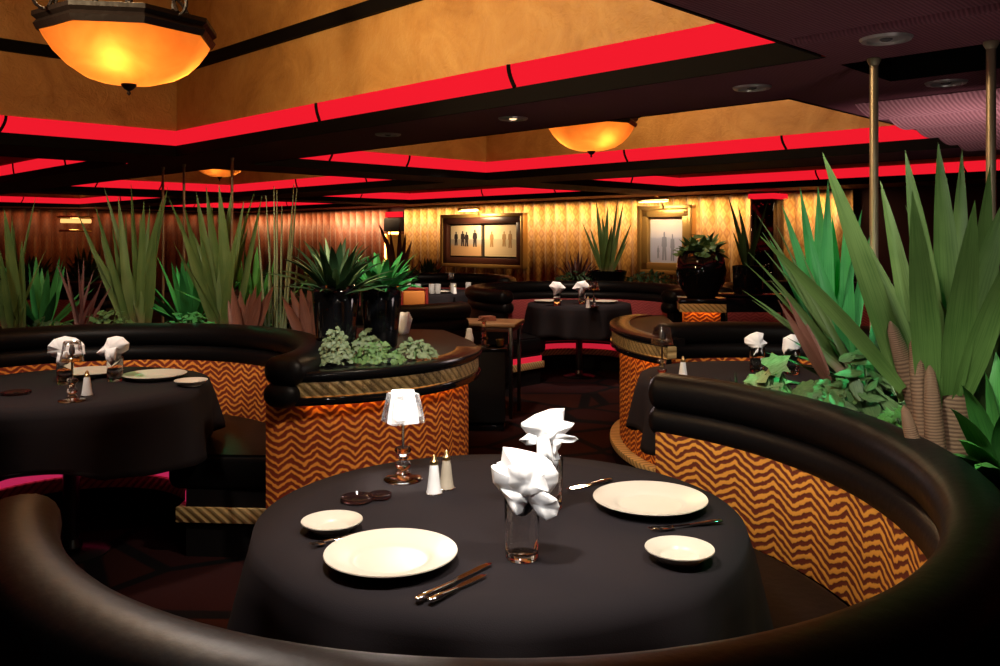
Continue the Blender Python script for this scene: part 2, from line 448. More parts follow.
def loop_wall(mb, s0, s1, d0, d1, z0, z1, inset=0):
    s0 += inset; s1 -= inset; d0 += inset; d1 -= inset
    cs = [(s0, d0), (s1, d0), (s1, d1), (s0, d1)]
    for k in range(4):
        a, b_ = cs[k], cs[(k+1) % 4]
        quad(mb, sd(*a, z0), sd(*b_, z0), sd(*b_, z1), sd(*a, z1))
def loop_band(mb, s0, s1, d0, d1, z0, z1, i0, i1):
    """a moulding with thickness: front face at inset i1, back at i0"""
    loop_wall(mb, s0, s1, d0, d1, z0, z1, i1)
    for z in (z0, z1):
        for k in range(4):
            o = [(s0+i0, d0+i0), (s1-i0, d0+i0), (s1-i0, d1-i0), (s0+i0, d1-i0)]
            n_ = [(s0+i1, d0+i1), (s1-i1, d0+i1), (s1-i1, d1-i1), (s0+i1, d1-i1)]
            quad(mb, sd(*o[k], z), sd(*o[(k+1) % 4], z), sd(*n_[(k+1) % 4], z), sd(*n_[k], z))
gold = MB(); trim = MB()
for c_, r_ in coffers:
    s0, s1, d0, d1 = rects[(c_, r_)]
    loop_wall(gold, s0, s1, d0, d1, SOF+.20, 3.5, 0)
    quad(gold, sd(s0, d0, 3.5), sd(s1, d0, 3.5), sd(s1, d1, 3.5), sd(s0, d1, 3.5))
    loop_band(trim, s0, s1, d0, d1, SOF-.004, SOF+.085, 0, .02)
    loop_band(trim, s0, s1, d0, d1, 2.81, 2.90, 0, .05)
s0, s1, d0, d1 = slot
loop_wall(trim, s0, s1, d0, d1, SOF, SOF+.25); quad(trim, sd(s0, d0, SOF+.25), sd(s1, d0, SOF+.25), sd(s1, d1, SOF+.25), sd(s0, d1, SOF+.25))
struct(gold.build('ceiling', M['gold_plaster'], smooth=False, fix=False))
struct(trim.build('trim_1', M['stripe'], smooth=False, fix=False))
# rounded ridge across the near soffit
def ridge(name, s, d0, d1, rad, z, mat):
    mb = MB(); mb.tube([sd(s, d0+(d1-d0)*k/12, z) for k in range(13)], rad, 12)
    return struct(mb.build(name, mat))
ridge('trim_2', 4.08, -7, 2.0, .03, SOF+.012, M['soffit'])
# cove light boxes: one lit strip round each coffer
cl = {(1, 0): 'red glowing cove strip round the largest coffer, over the octagonal amber lamp',
      (1, 1): 'red glowing cove strip round the middle coffer with the second amber lamp',
      (1, 2): 'red glowing cove strip round the coffer nearest the gold curtains with paintings',
      (2, 0): 'red glowing cove strip of the coffer cut by the left edge of the picture',
      (2, 1): 'red glowing cove strip behind the tips of the two tall yuccas',
      (2, 2): 'thin red glowing cove strip above the reed stems, by the far curtains',
      (3, 0): 'red glowing cove strip of the side coffer beyond the left planter',
      (3, 1): 'thin red glowing cove strip above the far left curtain lamp',
      (3, 2): 'red glowing cove strip in the far left corner of the ceiling',
      (0, 2): 'red glowing cove strip behind the foreground agave, beyond the brass poles'}
for (c_, r_), lab in cl.items():
    s0, s1, d0, d1 = rects[(c_, r_)]
    t = thing('cove_light', lab, 'cove light', sd((s0+s1)/2, (d0+d1)/2, SOF+.085), group='red cove lights of the ceiling coffers')
    o0 = t.location
    mb = MB(); loop_band(mb, s0, s1, d0, d1, SOF+.087, SOF+.212, -.03, .012)
    mb.v = [v-o0 for v in mb.v]
    mb.build('light_strip', M['red_glow'], t, smooth=False)
    for f in (.30, .62):                       # dark joints between the tube lengths
        for (sa, da) in ((s1-.013, d0+(d1-d0)*f), (s0+(s1-s0)*f, d1-.013)):
            j = MB(); pa = sd(sa, da, SOF+.15)-o0
            dirn = Vector((-.707, .707, 0)) if abs(sa-(s1-.013)) < 1e-6 else Vector((.707, .707, 0))
            nrm = Vector((-.707, -.707, 0)) if abs(sa-(s1-.013)) < 1e-6 else Vector((.707, -.707, 0))
            pts = []
            for k in range(7):
                q = k/6; pts.append(pa+nrm*.004+dirn*(.05*(1-math.cos(q*1.5)))*-1+Vector((0, 0, .06-.125*q)))
            j.tube(pts, .012, 6); j.build('joint_clip', M['stripe'], t)
# walls: behind the curtains, and behind the camera to close the room
def wall(name, a, b_, mat, h=SOF+.1, th=.1):
    a, b_ = Vector((a[0], a[1])), Vector((b_[0], b_[1])); mid = (a+b_)/2; d = b_-a
    mb = MB(); mb.box((mid.x, mid.y, h/2), (d.length, th, h), math.atan2(d.y, d.x)); return struct(mb.build(name, mat, smooth=False))
M['wallm'] = simple('dark_red_wall', (.05, .012, .012), .8)
wall('wall_back', sd(17.3, -9, 0), sd(17.3, 31.6, 0), M['wallm'])
wall('wall_left', sd(-9, 31.6, 0), sd(17.3, 31.6, 0), M['wallm'])
wall('wall_right', sd(-9, -9, 0), sd(17.3, -9, 0), M['wallm'])
wall('wall_front', sd(-9, -9, 0), sd(-9, 31.6, 0), M['wallm'])

# rose pleated ceiling panels beside the middle coffer
for k in range(5):
    s0 = 6.3+k*.78; s1 = s0+.72; mb = MB(); n_ = 10; vs = []; fs = []; us = []
    for i in range(n_+1):
        u = i/n_; z = SOF-.006-.055*math.sin(math.pi*u)**.8
        for j, d in enumerate((-5.6, 2.62+.07*k)):
            vs.append(sd(s0+(s1-s0)*u, d, z)); us.append((d, u))
    for i in range(n_): fs.append((2*i, 2*i+1, 2*i+3, 2*i+2))
    fs.append(tuple(range(1, 2*n_+2, 2)))
    mb.add(vs, fs, us)
    o = mb.build('ceiling', M['pleat']); struct(o)

# downlights
def downlight(px, py, lit, lab):
    p = on(px, py, SOF); mb = MB(); t = thing('downlight', lab, 'downlight', (p.x, p.y, SOF), group='recessed ceiling downlights')
    mb.lathe([(.060, -.004), (.064, -.012), (.082, -.010), (.088, -.001)], 28); mb.build('trim_ring', M['ring'], t)
    c_ = MB(); c_.lathe([(0, -.0015), (.061, -.003)], 28); c_.build('recess_shade', M['can'], t)  # flat dark disc painted in for the shade inside the can
    bl = MB(); bl.lathe([(0, -.012), (.014, -.011), (.022, -.006), (.022, -.002)], 16); bl.build('bulb', M['lit'] if lit else M['unlit'], t)
M['ring'] = simple('brushed_ring', (.45, .40, .38), .35, metal=.6)
M['can'] = simple('painted_recess', (.006, .005, .005), .3)
M['lit'] = simple('warm_bulb', (1, .8, .5), .5, emit=(1, .6, .3), es=2.5)
M['unlit'] = simple('unlit_bulb', (.10, .09, .09), .2)
downlight(886, 38, 0, 'large recessed downlight in the maroon soffit beside the nearer brass pole')
downlight(752, 87, 0, 'recessed downlight between the big coffer and the middle amber lamp coffer')
downlight(513, 118, 1, 'small recessed downlight that is lit, before the middle amber lamp')
downlight(388, 134, 0, 'faint small recessed downlight farthest along the soffit beam')
downlight(946, 82, 0, 'recessed downlight in the narrow rose strip between the brass poles')

# ------------------------------------------------------------------ chandeliers
def chandelier(loc, lab, rz, sc=1.0, up=(2.0, 80)):
    t = thing('bowl_chandelier', lab, 'ceiling lamp', loc, rz)
    n = 8
    b_ = MB(); prof = [(.0, -.215), (.06, -.213), (.13, -.203), (.20, -.180), (.26, -.142), (.31, -.088), (.345, -.032), (.36, .0)]
    b_.lathe(prof, 48)
    o = b_.build('glass_bowl', M['bowl'], t)
    for v in o.data.vertices:        # soft octagonal plan towards the rim
        a = math.atan2(v.co.y, v.co.x); r_ = math.hypot(v.co.x, v.co.y)
        q = ((a+math.pi/8) % (math.pi/4))-math.pi/8
        f = 1+(.965/math.cos(q)-1)*min(1, r_/.36)
        v.co.x *= f; v.co.y *= f
    f_ = MB(); f_.lathe([(.345, .0), (.385, -.006), (.40, .022), (.385, .040), (.405, .055), (.405, .075), (.365, .085), (.345, .06)], 8, rot=R(22.5))
    f_.build('rim_frame', M['iron'], t, ang=20)
    fin = MB(); fin.lathe([(0, -.268), (.010, -.258), (.006, -.245), (.020, -.237), (.034, -.221), (.036, -.211), (0, -.208)], 16); fin.build('finial', M['iron'], t)
    st = MB(); st.tube([(0, 0, .10), (0, 0, 1.02)], .018, 8); st.lathe([(0, .30), (.05, .31), (.03, .36), (.055, .40), (.02, .46)], 14); st.lathe([(.09, .99), (.07, 1.03), (0, 1.045)], 20)
    st.build('stem', M['iron'], t)
    for k in range(4):
        a = R(45+90*k); pts = []
        for i in range(15):
            u = i/14; r_ = .375*(1-u)+.03*u; z = .07+.32*u+.10*math.sin(u*math.pi*1.6)*(1-u)
            pts.append((r_*math.cos(a), r_*math.sin(a), z))
        s_ = MB(); s_.tube(pts, .009, 6)
        cur = [(.395*math.cos(a)+.05*math.cos(q)*math.cos(a), .395*math.sin(a)+.05*math.cos(q)*math.sin(a), .10+.045*math.sin(q)) for q in (R(x) for x in range(-90, 200, 24))]
        s_.tube(cur, .008, 6); s_.build('scroll_arm', M['iron'], t)
    t.scale = (sc,)*3
    for k in range(3):
        a = R(30+120*k)+rz
        add_light('POINT', Vector(loc)+Vector((.19*math.cos(a)*sc, .19*math.sin(a)*sc, -.085*sc)), up[0], (1, .50, .18), .03)
    add_light('POINT', Vector(loc)+Vector((0, 0, .52)), up[1], (1, .66, .34), .12)
    return t
def add_light(typ, loc, power, col, size=.1, target=None, angle=None, blend=.5, sizey=None, rot=None):
    d = bpy.data.lights.new('lamp', typ); d.energy = power; d.color = col
    if typ == 'AREA':
        d.size = size
        if sizey: d.shape = 'RECTANGLE'; d.size_y = sizey
    else: d.shadow_soft_size = size
    if typ == 'SPOT': d.spot_size = R(angle or 60); d.spot_blend = blend
    o = bpy.data.objects.new('lamp', d); COL.objects.link(o); o.location = loc
    if target is not None: o.rotation_euler = (Vector(target)-Vector(loc)).to_track_quat('-Z', 'Y').to_euler()
    if rot: o.rotation_euler = rot
    return o
chandelier((-1.64, 3.80, 2.30), 'octagonal amber glass bowl lamp in dark bronze rim, hanging closest, over the left booth', R(10), .94)
chandelier((.78, 7.35, 2.375), 'amber glass bowl lamp half hidden by the soffit, in the middle coffer', R(25))
chandelier((-3.75, 11.5, 2.45), 'distant amber bowl lamp seen above the yucca tips', R(5), 1, (.8, 25))

# ------------------------------------------------------------------ booths
def booth(name, lab, c, a0, a1, fabric='chevron_big', n=56, roll0=0, glow='pink_glow', ge=7, si=.50, rw=.090):
    t = thing(name, lab, 'booth', (c[0], c[1], 0))
    arc_sweep('upper_roll', ell(.98+rw, .866, rw, .066, 20, .85), a0-roll0, a1, M['leather'], t, n, round_end=.05)
    arc_sweep('lower_roll', ell(1.055, .765, .078, .056, 20, .85), a0-roll0, a1, M['leather'], t, n, round_end=.05)
    arc_sweep('back_panel', rect(.985, 1.04, .43, .735, .008), a0, a1, M[fabric], t, n)
    arc_sweep('outer_shell', rect(1.042, 1.11, .06, .80, .012), a0, a1, M['leather'], t, n)
    arc_sweep('seat_cushion', rect(si, .98, .30, .455, .045), a0+1, a1-1, M['leather'], t, n)
    arc_sweep('seat_base', rect(si+.08, 1.035, .0, .298, 0), a0+.5, a1-.5, M['matte'], t, n)
    arc_sweep('glow_strip', rect(si+.055, si+.078, .225, .275, 0), a0+ge, a1-ge, M[glow], t, n)
    g = arc_sweep('gold_trim', rect(si+.038, si+.078, .155, .222, .006), a0+.5, a1-.5, M['braid'], t, n)
    for a, sg in ((a0, -1), (a1, 1)):      # trim and cheek across the end of the bench
        e = MB(); ca, sa = math.cos(R(a)), math.sin(R(a)); tx = Vector((-sa, ca, 0))*sg
        m_ = Vector((ca, sa, 0))*(si+1.06)/2+tx*.006+Vector((0, 0, .19))
        e.box(m_, (.98-si, .02, .068), R(a), .004); o = e.build('end_trim', M['braid'], t)
        e2 = MB(); e2.box(Vector((ca, sa, 0))*(si+1.02)/2+tx*-.02+Vector((0, 0, .375)), (1.0-si, .05, .14), R(a), .02); e2.build('end_cushion', M['leather'], t)
        if ge < 5:
            e3 = MB(); e3.box(Vector((ca, sa, 0))*(si+1.06)/2+tx*.004+Vector((0, 0, .25)), (.90-si, .02, .05), R(a)); e3.build('end_glow', M[glow], t)
    return t
C_MAIN, C_LEFT, C_MID, C_FAR = (0, 2.08), (-1.93, 3.87), (1.35, 3.95), (.80, 8.80)
C_MB = (0, 2.15)
booth('round_booth', 'black leather round booth with amber chevron back around the nearest table', C_MB, -154, 54.5, n=72, si=.56, rw=.072).scale = (.964, 1.122, 1)
booth('round_booth', 'black leather round booth behind the left table, before the tall yuccas', C_LEFT, -4, 188, 'chevron', roll0=11.5, si=.45)
booth('round_booth', 'black leather round booth behind the clear glass lamp, beyond the ivy', C_MID, -22, 112, 'chevron')
booth('round_booth', 'round booth with maroon back and red glowing foot at the centre far table', C_FAR, -42, 226, 'maroon', glow='far_glow', ge=1)
booth('round_booth', 'black booth back with two straight rolls, beyond the middle planter and vases', (-1.15, 7.25), -172, -37, 'maroon', n=40)
booth('round_booth', 'dark maroon booth in front of the gold pedestal with the round pot', (3.30, 8.75), 15, 190, 'maroon', n=40)
booth('round_booth', 'dark booth below the twin figure painting, at the table of clear glasses', (-.95, 11.0), -20, 160, 'maroon', n=40)
booth('round_booth', 'dim booth in the left distance, seen through the reed stems', (-5.0, 8.6), -5, 180, 'maroon', n=32)
booth('round_booth', 'dim booth in the left distance, under the far left curtain lamp', (-8.2, 13.0), -40, 150, 'maroon', n=32)

# ------------------------------------------------------------------ tables, cloths
TOP = .755
def table(c, lab, r=.56):
    t = thing('dining_table', lab, 'table', (c[0], c[1], 0))
    mb = MB(); mb.lathe([(0, TOP-.035), (r-.01, TOP-.035), (r, TOP-.03), (r, TOP-.006), (r-.006, TOP-.003), (0, TOP-.003)], 48); mb.build('tabletop', M['matte'], t)
    mb = MB(); mb.lathe([(.035, .03), (.035, TOP-.04)], 20); mb.build('column', M['ped'], t)
    mb = MB(); mb.lathe([(.16, 0), (.165, .012), (.14, .022), (.05, .034), (.037, .07), (.0, .07)], 32); mb.build('foot', M['ped'], t)
    return t
M['ped'] = simple('dark_steel_pedestal', (.06, .055, .055), .28, metal=.8)
def cloth(c, lab, r=.575, side=1.62, maxl=.28, rz=0, seed=1, z=TOP):
    rnd = random.Random(seed); nt_, rings = 144, []
    ph = [rnd.uniform(0, 6.28) for _ in range(4)]
    for k in range(7): rings.append(('t', k/6))
    for k in range(1, 11): rings.append(('d', k/10))
    vs = [(0, 0, z)]; us = [(0, 0)]; fs = []
    for kind, u in rings[1:]:
        for i in range(nt_):
            a = 2*math.pi*i/nt_; q = a-rz
            Lo = min(side/2/max(abs(math.cos(q)), abs(math.sin(q)))-r, maxl)+.012*math.sin(5*a+ph[0])
            fold = .5+.5*math.sin(9*a+1.4*math.sin(2*a+ph[1])+ph[2]); fold2 = math.sin(17*a+ph[3])
            if kind == 't':
                rr = r*u; zz = z-(.004 if u > .99 else 0)
            else:
                b_ = min(1, u*5); rr = r+.010*b_+u*(.006+.060*fold**1.6+.008*fold2); zz = z-.004-.012*(1-(1-b_)**2)-u*Lo
                rr = min(rr, r+.075)
            vs.append((rr*math.cos(a), rr*math.sin(a), zz)); us.append((rr*math.cos(a), rr*math.sin(a)))
    for i in range(nt_): fs.append((0, 1+i, 1+(i+1) % nt_))
    for k in range(len(rings)-2):
        for i in range(nt_):
            a, b_ = 1+k*nt_+i, 1+k*nt_+(i+1) % nt_
            fs.append((a, a+nt_, b_+nt_, b_))
    o = mesh_obj('tablecloth', vs, fs, M['cloth'], None, True, us, loc=(c[0], c[1], 0))
    md = o.modifiers.new('thickness', 'SOLIDIFY'); md.thickness = .002; md.offset = 1
    return tag(o, lab, 'tablecloth')
TZ = TOP+.002
table(C_MAIN, 'nearest round dining table, under the dark charcoal cloth'); cloth(C_MAIN, 'dark charcoal tablecloth on the nearest round table, set with plates', seed=3, rz=R(30))
C_LT = (-1.93, 3.87)
table(C_LT, 'round dining table in the left booth, dark steel foot showing'); cloth(C_LT, 'black tablecloth draped over the table in the left booth', seed=5, rz=R(15), r=.59)
C_MT = (1.25, 4.10)
table(C_MT, 'round dining table of the booth behind the ivy, with clear lamp'); cloth(C_MT, 'black tablecloth on the table behind the ivy, under the clear glass lamp', seed=8)
C_FT = (.81, 8.80)
table(C_FT, 'round dining table in the centre distance, steel column showing below', .50); cloth(C_FT, 'black tablecloth on the centre distant table with two white napkins', seed=11, maxl=.29, r=.52)
C_GT = (-.90, 10.75)
table(C_GT, 'distant dining table lined with clear glasses, below the twin painting'); cloth(C_GT, 'black tablecloth under the row of clear glasses', seed=12)

# ------------------------------------------------------------------ tableware
def plate(name, r, lab, loc, group=None):
    mb = MB(); mb.lathe([(0, .004), (r*.50, .003), (r*.55, .0), (r*.60, .0), (r*.64, .006), (r*.84, .0135), (r*.97, .021), (r, .0235), (r*.995, .0255), (r*.96, .0240), (r*.82, .0185), (r*.66, .0135), (r*.60, .0105), (r*.57, .0075), (r*.52, .0062), (0, .0062)], 64)
    o = mb.build(name, M['china'], None, loc=loc); o.location = loc
    return tag(o, lab, 'plate', group)
def put(px, py, H=TZ): 
    p = on(px, py, H); return (p.x, p.y, H)
def putp(px, py):
    p = on(px, py, TZ+.022); return (p.x, p.y, TZ)
plate('dinner_plate', .136, 'large cream dinner plate in front, between small plate and knives', putp(391, 552))
plate('dinner_plate', .140, 'large cream dinner plate before the chevron back of the nearest booth', putp(650, 498))
plate('side_plate', .069, 'small cream side plate beside the foremost dinner plate', putp(332, 521))
plate('side_plate', .071, 'small cream side plate near the table edge, beside the second dinner plate', putp(679.5, 549))
plate('dinner_plate', .143, 'cream dinner plate on the left table, behind the upright napkin', putp(155, 374))
plate('dinner_plate', .143, 'cream dinner plate on the left table, behind the salt shaker', putp(90, 371))
plate('side_plate', .073, 'small cream side plate at the edge of the left black tablecloth', putp(191, 380.5))
plate('dinner_plate', .143, 'white plate on the centre distant table beside the left napkin', putp(548, 300.5))
plate('dinner_plate', .143, 'white plate on the centre distant table under the right napkin', putp(604, 301))

def tumbler(lab, loc):
    g = MB(); h = .125
    g.lathe([(0, 0), (.031, 0), (.034, .004), (.0375, h), (.0362, h+.0008), (.0350, h-.001), (.0325, .018), (.026, .013), (0, .012)], 36)
    o = g.build('drinking_glass', M['glass'], None); o.location = loc
    return tag(o, 'clear tumbler '+lab, 'glass', 'clear tumblers holding napkins')
def napkin(lab, loc, lobes, ctr, seed=1):
    """cloth napkin stuffed in a tumbler: overlapping folded lobes, each (outline, centre, depth, forward, creases); photo pixels at the glass's own distance"""
    rnd = random.Random(seed); Y = loc[1]; mb = MB(); o3 = Vector(loc)
    for (out, c, dep, fwd, kc) in lobes:
        P = [at(x, y, Y)-o3 for x, y in out]; C = at(c[0], c[1], Y)-o3; n_ = len(P)
        Q = []                              # resample the edge, keeping its corners
        for i in range(n_):
            for k in range(5): Q.append(P[i].lerp(P[(i+1) % n_], k/5))
        m_ = len(Q); ph = rnd.uniform(0, 6)
        fr = [.28, .55, .78, .93, 1.0]
        for sg in (-1, 1):
            vs = [C+Vector((0, fwd+sg*dep, 0))]; fs = []
            for f in fr:
                for i, q in enumerate(Q):
                    a = 2*math.pi*i/m_; cr = 1+.20*f*f*math.sin(kc*a+ph+2*f)+.06*f*f*math.sin(2.7*kc*a+1.3*ph)
                    y = fwd+sg*(dep*math.sqrt(max(0, 1-f*f))*cr+.0012)+.010*math.sin(2*a+ph)*f
                    p_ = C.lerp(q, f); vs.append(Vector((p_.x, y, p_.z)))
            for i in range(m_): fs.append((0, 1+i, 1+(i+1) % m_))
            for j in range(len(fr)-1):
                for i in range(m_):
                    a, b2 = 1+j*m_+i, 1+j*m_+(i+1) % m_; fs.append((a, a+m_, b2+m_, b2))
            mb.add(vs, fs)
            if sg == -1: base = len(mb.v)-m_
        top = len(mb.v)-m_
        mb.f += [(base+i, top+i, top+(i+1) % m_, base+(i+1) % m_) for i in range(m_)]
    # gathered stem inside the glass
    nn = 20; vs = []; fs = []
    for j, (r_, z) in enumerate([(.012, .088), (.020, .096), (.026, .108), (.030, .122), (.020, .15)]):
        for i in range(nn):
            a = 2*math.pi*i/nn; q = r_*(1+.14*(1 if i % 2 else -1)); vs.append((q*math.cos(a)*.9, q*math.sin(a)*.9, z))
    for j in range(4):
        for i in range(nn): fs.append((j*nn+i, j*nn+(i+1) % nn, (j+1)*nn+(i+1) % nn, (j+1)*nn+i))
    fs += [tuple(range(nn))[::-1], tuple(4*nn+i for i in range(nn))]
    mb.add(vs, fs)
    n_ = mb.build('folded_napkin', M['napkin'], None, ang=28); n_.location = loc
    return tag(n_, 'white cloth napkin '+lab, 'napkin', 'napkins in drinking glasses')
G1 = put(522, 558); tumbler('standing alone in front on the nearest table', G1)
napkin('heaped over the foremost tumbler on the nearest table', G1, [
    ([(503, 448), (501, 462), (497, 463), (496, 466), (491, 465), (493, 481), (499, 489), (507, 496), (520, 500), (540, 500), (552, 492), (558, 482), (558, 472), (551, 460), (540, 453), (528, 451), (515, 449)], (524, 476), .040, .0, 3),
    ([(515, 480), (540, 482), (556, 494), (559, 503), (556, 511), (545, 514), (536, 508), (530, 500), (524, 496)], (540, 498), .016, -.034, 3),
    ([(500, 484), (520, 486), (528, 496), (524, 508), (516, 508), (509, 501)], (515, 495), .014, -.036, 2),
    ([(508, 462), (530, 456), (546, 468), (548, 486), (520, 492), (503, 480)], (526, 475), .030, -.028, 4)], 0, 3)
G2 = put(548, 508); tumbler('half hidden behind the foremost napkin', G2)
napkin('in an arched fan with pointed tails, behind the foremost napkin', G2, [
    ([(565, 409), (550, 409.5), (535, 414), (521, 422), (521, 426), (526, 433), (533, 441), (540, 446), (551, 444), (554, 436), (563, 428), (564, 418)], (543, 428), .018, .0, 5),
    ([(552, 424), (564, 420), (573.5, 421), (570, 427), (565, 433), (552, 439), (546, 436)], (557, 429), .010, -.016, 2),
    ([(550, 434), (562, 431), (574, 434), (578, 438), (573, 440), (560, 439.5), (550, 441)], (560, 436), .008, -.022, 2),
    ([(537, 434), (528, 432), (520, 437), (519, 440), (526, 444), (536, 442)], (529, 438), .010, -.012, 2),
    ([(536, 436), (548, 432), (551, 446), (554, 461), (549, 466), (541, 462), (536, 455)], (544, 448), .014, -.030, 3),
    ([(551, 438), (561, 439), (560, 446), (555, 452), (552, 450)], (555, 444), .012, -.018, 2)], 0, 4)
for px_, py_, lt, ln_, lobes in (
    (65, 384, 'on the left table behind the lamp stem', 'in a broad round fan behind the left table lamp',
     [([(47, 353), (49, 345), (55, 339), (65, 336), (75, 338), (83, 345), (85, 354), (77, 357), (69, 359), (60, 359), (52, 357)], (66, 349), .040, 0, 6), ([(60, 350), (72, 350), (71, 362), (66, 365), (61, 361)], (66, 356), .02, -.03, 3)]),
    (115, 381, 'on the left table before the cream dinner plate', 'gathered upright in the glass beside the left dinner plate',
     [([(97, 353), (104, 346), (107, 338), (116, 336), (124, 337), (130, 343), (128, 350), (121, 354), (110, 356), (103, 356)], (114, 347), .035, 0, 4), ([(107, 346), (121, 346), (119, 360), (114, 365), (110, 358)], (114, 353), .02, -.03, 3)]),
    (757, 372, 'among the ivy, nearer the clear lamp', 'crown folded above the star-leaved ivy, nearer the clear lamp',
     [([(745, 338), (750, 334), (756, 331.5), (763, 333), (763, 339), (768, 343), (763, 348), (762, 356), (751, 357), (750, 347), (745, 343)], (757, 344), .034, 0, 4)]),
    (792, 374, 'among the ivy, against the green agave', 'crown folded above the ivy, nearer the green agave',
     [([(783, 338), (790, 334), (800, 335), (801, 345), (799, 355), (794, 362), (786, 359), (783, 350)], (792, 347), .034, 0, 4)]),
    (557, 305.5, 'on the centre distant table by the left plate', 'on the centre distant table, farther from the tiny lamp',
     [([(549, 286), (553, 281.5), (560, 282), (566, 288), (561, 292), (560, 297), (554, 297), (553, 291)], (557, 288), .05, 0, 4)]),
    (582, 304, 'on the centre distant table by the tiny lamp', 'fanned beside the tiny lamp on the centre distant table',
     [([(572, 289), (577, 282), (585, 280.5), (591, 287), (585, 290.5), (584, 297), (579, 297), (578, 291)], (581.5, 287), .05, 0, 5)])):
    g_ = put(px_, py_); tumbler(lt, g_); napkin(ln_, g_, lobes, 0, px_)

def square_lathe(mb, prof, c=(0, 0, 0), rot=0, n=4, bevel=.12):
    for_r = []
    vs = []; fs = []; k = 0
    angs = []
    for q in range(4):
        for e in (-1, 1): angs.append(R(90*q+45)+rot+e*bevel)
    nn = len(angs)
    for (r_, z) in prof:
        for a in angs: vs.append(Vector(c)+Vector((r_*1.414*math.cos(a), r_*1.414*math.sin(a), z)))
    for j in range(len(prof)-1):
        for i in range(nn): fs.append((j*nn+i, j*nn+(i+1) % nn, (j+1)*nn+(i+1) % nn, (j+1)*nn+i))
    mb.add(vs, fs)
def table_lamp(lab, loc, rz=0, lit=True, group='small crystal table lamps'):
    t = thing('table_lamp', lab, 'lamp', loc, rz, group)
    b_ = MB(); b_.lathe([(0, 0), (.050, 0), (.053, .003), (.050, .006), (.018, .010), (0, .010)], 36); b_.build('base', M['glass'], t)
    s_ = MB(); s_.lathe([(0, .009), (.018, .010), (.021, .016), (.016, .024), (.012, .028), (.020, .036), (.022, .044), (.016, .052), (.010, .056), (.013, .060), (.010, .066), (.019, .074), (.024, .082), (.020, .090), (.007, .094), (0, .094)], 24)
    s_.build('crystal_stem', M['glass'], t)
    r_ = MB(); r_.tube([(0, 0, .09), (0, 0, .20)], .0042, 10); r_.build('rod', M['chrome'], t)
    bu = MB(); bu.lathe([(0, .185), (.010, .19), (.012, .21), (.007, .228), (0, .232)], 14); bu.build('bulb', M['shade'] if lit else M['unlit'], t)
    sh = MB(); square_lathe(sh, [(.0385, .163), (.033, .20), (.0270, .243)], rot=R(9)); o = sh.build('lamp_shade', M['shade'] if lit else M['thin'], t, ang=25)
    md = o.modifiers.new('thickness', 'SOLIDIFY'); md.thickness = .0018
    if lit:
        gs = MB(); square_lathe(gs, [(.044, .161), (.038, .20), (.032, .238)], rot=R(30)); o = gs.build('glass_shade', M['thin'], t, ang=25); o['label'] = 'clear glass outer shade'
        md = o.modifiers.new('thickness', 'SOLIDIFY'); md.thickness = .0015
    if lit: add_light('POINT', Vector(loc)+Vector((0, 0, .245)), 5, (1, .90, .78), .02)
    return t
table_lamp('crystal table lamp with glowing white shade on the nearest table', put(403, 480), R(0))
table_lamp('crystal table lamp with clear shade on the left table', put(72, 401), R(10), False)
table_lamp('crystal table lamp with dark clear shade, left of a salt shaker in the ivy-side booth', put(662, 379), R(10), False)
table_lamp('tiny table lamp on the centre distant table', put(594, 307), R(10), False)
table_lamp('tiny table lamp among the row of distant clear glasses', put(451, 293), R(0), False)

def shaker(kind, lab, loc):
    t = thing('%s_shaker' % kind, lab, 'shaker', loc, 0, 'salt and pepper shakers')
    b_ = MB(); b_.lathe([(0, 0), (.023, 0), (.024, .004), (.021, .012), (.0165, .045), (.0125, .078), (.011, .082), (0, .082)], 20); b_.build('body', M[kind], t)
    f_ = MB(); f_.lathe([(.0205, -.0), (.026, .001), (.0255, .004), (.022, .006)], 20); f_.build('foot_ring', M['chrome'], t)
    c_ = MB(); c_.lathe([(.0118, .080), (.0122, .090), (.008, .094), (.0055, .104), (.002, .108), (0, .108)], 16); c_.build('cap', M['brass'], t)
    return t
shaker('salt', 'white salt shaker beside the glowing lamp on the nearest table', put(434, 494)).scale = (.88, .88, .95)
shaker('pepper', 'beige pepper shaker next to the white salt shaker on the nearest table', put(446.5, 489)).scale = (.88, .88, .95)
shaker('salt', 'white salt shaker on the left table', put(87, 396))
shaker('salt', 'white salt shaker by the clear lamp in the ivy-side booth', put(683, 379))
shaker('salt', 'tiny white salt shaker on the centre distant table', put(588, 308))
shaker('salt', 'tiny white salt shaker among the distant clear glasses', put(455, 294))

